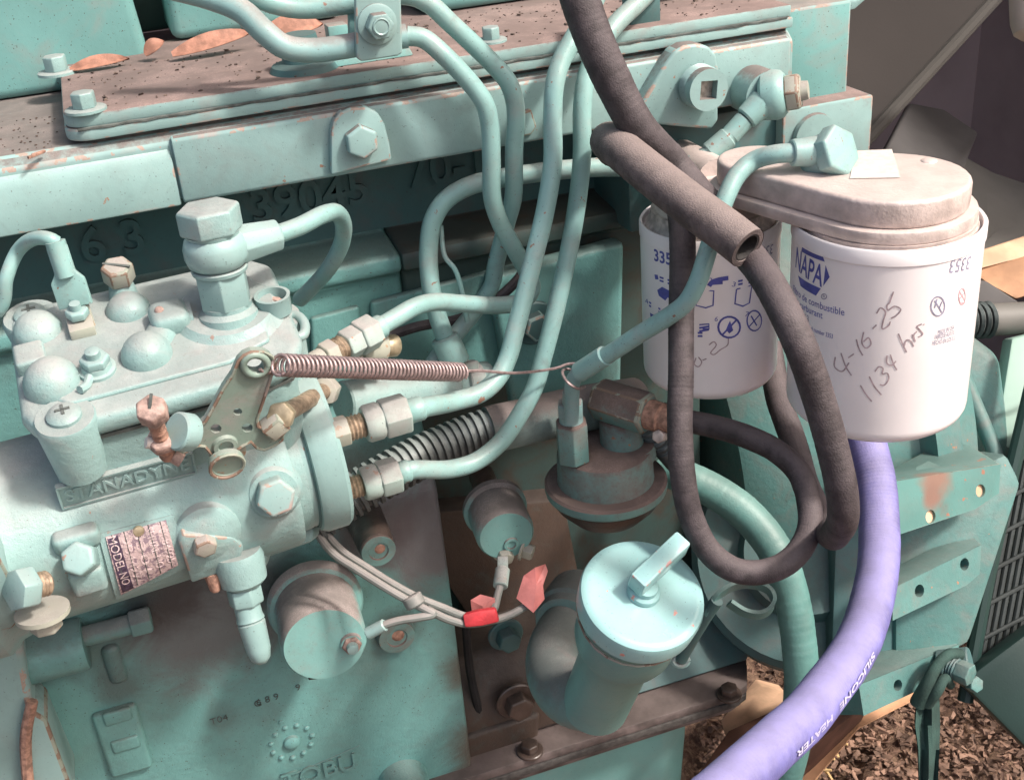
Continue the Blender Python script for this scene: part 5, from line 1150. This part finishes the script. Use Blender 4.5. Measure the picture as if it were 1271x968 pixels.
# ================================================================== right side: bell housing, feet, guard, enclosure
def right_side():
    bh = thing('bell_housing', 'round green flywheel bell housing behind the large filter', 'housing', V((.30, .12, -.35)))
    c = V((.20, .20, -.185)); ax = EX
    cylpart('shell', bh, 'paint_bell', c, ax, [(-.02, .18), (.0, .20), (.05, .215), (.10, .225), (.104, .240), (.125, .240), (.13, .222), (.16, .21)], 96)
    for a in (100, 118, 136, 154, 172, 190):
        n = V((0, -math.sin(math.radians(a)), -math.cos(math.radians(a)))); q = c+EX*.104+n*.231
        hex_bolt(bh, q, -EX, .007, .008, 'paint_bell', .010, edge=None)
    MB().prism([P(px, py, .95) for px, py in [(1120, 400), (1215, 418), (1246, 440), (1262, 575), (1180, 590), (1100, 560)]], FW*.06).build('shoulder', 'paint_bell', bh, bevel=.012, seg=4)
    MB().tube(dpts((1185, 440, .945), (1205, 490, .94), (1228, 545, .935), (1245, 590, .93)), .006, 12, 6).build('shoulder_rib', 'paint_bell', bh)
    # bracket bars with bolt holes
    def bar(name, lab, corners, d, th, holes, mat, hm, lip=None):
        b = thing(name, lab, 'bracket', P(corners[0][0], corners[0][1], d))
        q = [P(px, py, d+(px-1150)*.00035) for px, py in corners]; n = (q[1]-q[0]).cross(q[3]-q[0]).normalized()
        if n.dot(FW) < 0: n = -n
        hl = []
        for hx, hy, hr in holes:
            c_ = P(hx, hy, d+(hx-1150)*.00035); u = (q[1]-q[0]).normalized(); v = n.cross(u); dd = (c_-q[0]).dot(n); c_ = c_-n*dd
            hl.append([c_+(u*math.cos(2*math.pi*i/16)*1.0+v*math.sin(2*math.pi*i/16))*pr(hr, d) for i in range(16)])
        pl = MB().plate(q, hl, n*th).build('face_plate', mat, b, bevel=0, smooth=30)
        for h in hl:
            cc = sum((p for p in h), V())/len(h); 
            MB().prism([cc+(p-cc)*1.0+n*(th*.35 if hm != 'black_gap' else th+.002) for p in h], n*.001).build('hole_back', hm, b, smooth=0)
        return b, q, n
    b1, q, n = bar('rear_foot', 'rusty chipped green foot bracket with two pale bolt holes under the filter', [(1108, 598), (1242, 576), (1240, 612), (1210, 632), (1114, 664)], .80, .006, [(1155, 641, 8.5), (1217, 609, 8.5)], 'paint_chipped', 'timber_pale')
    top = [P(px, py, dd) for px, py, dd in [(1108, 598, .80-.0147), (1242, 576, .832), (1204, 552, .875), (1170, 548, .88), (1108, 582, .85)]]
    MB().prism(top, -EZ*.006).build('top_plate', 'paint_chipped', b1, bevel=.001, edge='worn_rust')
    b2, q, n = bar('rear_foot', 'plain green foot bracket with two dark bolt holes below the rusty one', [(1108, 730), (1218, 676), (1216, 712), (1200, 726), (1108, 770)], .82, .010, [(1141, 733, 8), (1197, 700, 8)], 'paint_bell', 'black_gap')
    top = [P(px, py, dd) for px, py, dd in [(1108, 730, .805), (1218, 676, .844), (1202, 658, .87), (1104, 706, .84)]]
    MB().prism(top, -EZ*.006).build('top_plate', 'paint_bell', b2, bevel=.001)
    b3, q, n = bar('rear_foot', 'lowest green foot block with one bolt hole and a bolt at its end', [(1066, 850), (1190, 800), (1192, 832), (1072, 888)], .84, .03, [(1114, 850, 7)], 'paint_bell', 'black_gap')
    top = [P(px, py, dd) for px, py, dd in [(1066, 850, .811), (1190, 800, .854), (1172, 768, .90), (1060, 806, .87)]]
    MB().prism(top, -EZ*.008).build('top_plate', 'paint_bell', b3, bevel=.0015)
    MB().prism([P(1036, 850, .84), P(1066, 850, .8106), P(1072, 888, .8127), P(1040, 888, .84)], EY*.03).build('end_plate', 'paint_bell', b3, bevel=.001)
    a = P(1165, 826, .845); e = P(1205, 822, .835); MB().cyl(a, e, .011, n=20, ch=.001).build('bolt_collar', 'paint_dark', b3)
    nut_chain(b3, P(1172, 824, .832), P(1200, 836, .82)-P(1172, 824, .832), [('cyl', 4, 10, 'paint_dark'), ('thr', 6, 8, 'paint_dark'), ('hex', 10, 8, 'paint_bell')])
    hex_bolt(b3, P(1205, 848, .86), cdir(.3, .1, .9), .006, .007, 'paint_bell', 0, edge=None)
    # ribs between the feet
    MB().prism([P(px, py, .86) for px, py in [(1040, 560), (1110, 590), (1112, 830), (1030, 850)]], FW*.05).build('web', 'paint_dark', b2, bevel=.004)
    MB().prism([P(px, py, .856) for px, py in [(1110, 640), (1250, 560), (1270, 600), (1205, 800), (1110, 840)]], FW*.05).build('web', 'paint_bell', b2, bevel=.006)
    o = thing('cylinder_flange', 'dim green round cover behind the rubber loop', 'cover', P(1000, 640, .93))
    cylpart('disc', o, 'paint_dark', P(1000, 690, .90), cdir(-.2, .25, .9), [(-.05, .085), (0, .085), (.006, .08), (.008, .05), (.02, .045), (.021, 0)], 48)
    # strap
    s = thing('tie_strap', 'dark green canvas strap hanging from the foot bolt down to the soil', 'strap', P(1150, 960, .90))
    L_ = [(1138, 868), (1136, 900), (1140, 930), (1142, 1010)]; R_ = [(1166, 862), (1167, 900), (1166, 930), (1163, 1010)]
    vv = []
    for (a, b) in zip(L_, R_):
        for k in range(7):
            f = k/6; vv.append(P(a[0]+(b[0]-a[0])*f, a[1]+(b[1]-a[1])*f, .83+.004*math.sin(f*9+a[1]*.02)))
    m = MB(); ff = [(j*7+k, j*7+k+1, j*7+7+k+1, j*7+7+k) for j in range(3) for k in range(6)]; m.add(vv, ff); m.add([p+FW*.002 for p in vv], [tuple(reversed(f)) for f in ff])
    m.build('webbing', 'canvas_strap', s, smooth=60)
    MB().tube(dpts((1140, 872, .83), (1150, 850, .82), (1163, 826, .82), (1178, 812, .825), (1192, 812, .83)), [.006, .0045, .004, .004, .004], 12, 6).build('loop', 'canvas_strap', s)
    MB().tube(dpts((1150, 872, .828), (1164, 855, .818), (1172, 842, .82), (1180, 850, .83)), [.005, .004, .0035, .003], 12, 6).build('loop', 'canvas_strap', s)
    # guard grille
    g = thing('radiator_guard', 'dark wire radiator guard with slanted bars at the right edge', 'guard', P(1250, 830, .95))
    D = .93
    MB().prism([P(px, py, D+.03) for px, py in [(1262, 520), (1380, 440), (1380, 780), (1205, 850)]], FW*.01).build('core', 'guard_dark', g)
    for i in range(20):
        x = 1212+i*9; a = P(x, 850-(x-1212)*.45, D); b = P(x+62, 520-(x-1212)*.5, D); MB().tube([a, b], .0022, 8, 1).build('bar', 'guard_wire', g)
    for i in range(9):
        y = 838-i*44; x0 = 1209+(838-y)*.19; MB().tube([P(x0, y, D-.003), P(x0+150, y-78, D-.003)], .0017, 8, 1).build('cross_wire', 'guard_wire', g)
    MB().tube(dpts((1198, 870, D-.01), (1225, 720, D-.01), (1262, 560, D-.01), (1300, 400, D-.01)), .006, 10, 4).build('frame', 'dark_green_sheet', g)
    o = MB().prism([P(px, py, .90) for px, py in [(1192, 848), (1285, 778), (1330, 780), (1330, 990), (1290, 945), (1206, 860)]], FW*.02).build('lower_panel', 'dark_green_sheet', bevel=.003); tag(o, 'dark green sheet panel below the radiator guard', 'panel')
    # pipe with bellows
    p = thing('bellows_pipe', 'grey green pipe with a few bellows rings right of the large filter', 'pipe', P(1240, 395, .98))
    MB().cyl(P(1170, 400, .98), P(1330, 392, 1.0), .0135, n=28).build('pipe', 'pale_sheet', p)
    m = MB(); ax = P(1330, 392, 1.0)-P(1170, 400, .98)
    for i in range(6): m.lathe(P(1186+i*8, 399-i*.4, .98), ax, [(-.0018, .0135), (0, .0155), (.0018, .0135)], 28)
    m.build('bellows', 'conduit', p)
    # sheet metal round about
    o = MB().prism([P(px, py, d) for px, py, d in [(1000, -60, 1.02), (1292, -60, 1.10), (1062, 188, 1.0), (985, 300, .98)]], FW*.012).build('slanted_shroud', 'shroud', bevel=.002); tag(o, 'dark slanted sheet metal shroud behind the end of the head', 'shroud')
    MB().tube([P(1288, -58, 1.095), P(1175, 65, 1.045), P(1060, 190, .995)], .006, 10, 1).build('rolled_edge', 'shroud_edge', o)
    en = thing('enclosure', 'dark sheet metal enclosure wall closing the scene at upper right', 'enclosure', V((1.1, .3, -.6)))
    MB().bx(1.05, 1.07, -.25, .9, -.6, .78).build('end_wall', 'inner_wall', en); MB().bx(-.9, 1.05, .88, .9, -.6, .78).build('back_wall', 'inner_wall', en)
    MB().bx(-.9, 1.07, .02, .9, .78, .80).build('sky_blocking_roof', 'inner_wall', en)  # unseen roof, added to keep sky light off the background
    o = MB().prism([P(px, py, d) for px, py, d in [(1100, 185, 1.15), (1130, 128, 1.3), (1172, 136, 1.32), (1215, 165, 1.3), (1195, 215, 1.15), (1150, 260, 1.1)]], FW*.02).build('inner_ledge', 'inner_floor', bevel=.003); tag(o, 'grey lit ledge behind the filter head', 'ledge')
    o = MB().prism([P(px, py, d) for px, py, d in [(1190, 190, 1.25), (1300, 250, 1.3), (1300, 235, 1.3), (1300, 300, 1.15), (1190, 330, 1.1)]], FW*.02).build('inner_ledge', 'pale_sheet', bevel=.003); tag(o, 'pale grey sheet ledge right of the large filter', 'ledge')
    o = MB().prism([P(px, py, d) for px, py, d in [(1195, 318, 1.05), (1300, 284, 1.08), (1300, 312, 1.06), (1215, 334, 1.04)]], FW*.02).build('timber_strip', 'timber_pale', bevel=.002); tag(o, 'orange timber strip at the right edge beside the filter', 'timber')
    o = MB().prism([P(px, py, d) for px, py, d in [(1205, 336, 1.045), (1300, 310, 1.055), (1300, 360, 1.03), (1262, 372, 1.02), (1225, 350, 1.03)]], FW*.03).build('timber_block', 'timber', bevel=.004); tag(o, 'weathered timber block under the orange timber strip', 'timber')
    o = MB().prism([P(px, py, d) for px, py, d in [(1195, 345, 1.03), (1225, 348, 1.03), (1268, 376, 1.02), (1190, 380, 1.02)]], FW*.03).build('dark_sheet', 'inner_floor', bevel=.003); tag(o, 'grey sheet corner between the filter and timber block', 'panel')
    o = MB().prism([P(px, py, d) for px, py, d in [(1256, 420, .97), (1320, 404, .97), (1320, 540, .96), (1234, 560, .95)]], FW*.02).build('mint_panel', 'mint_sheet', bevel=.002); tag(o, 'pale mint painted panel at the right edge', 'panel')
    j = thing('plastic_jar', 'pinkish translucent jar bottom cut by the top right corner', 'jar', P(1285, 45, .9))
    cylpart('body', j, 'jar', P(1288, -40, .9), P(1292, 50, .9)-P(1288, -40, .9), [(0, .021), (.04, .021), (.048, .019), (.052, .014), (.053, 0)], 40)
    # timber and rail under the engine
    o = MB().prism([P(px, py, d) for px, py, d in [(860, 968, 1.0), (905, 905, 1.05), (1070, 830, 1.15), (1080, 870, 1.1), (930, 990, .98)]], FW*.03+EZ*-.05).build('frame_rail', 'rail_brown', bevel=.003); tag(o, 'red brown steel frame rail under the oil pan', 'rail')
    o = MB().prism([P(px, py, d) for px, py, d in [(900, 905, 1.20), (945, 850, 1.28), (975, 858, 1.28), (985, 880, 1.2), (905, 925, 1.15)]], FW*.03).build('timber_end', 'timber_pale', bevel=.002); tag(o, 'pale timber end showing between the oil pan and green hose', 'timber')
    o = MB().prism([P(px, py, d) for px, py, d in [(985, 960, 1.10), (1070, 880, 1.14), (1160, 836, 1.2), (1150, 862, 1.18), (1066, 905, 1.12), (1000, 985, 1.08)]], FW*.03).build('skid_edge', 'timber', bevel=.002); tag(o, 'brown timber skid edge along the soil', 'timber')
right_side()
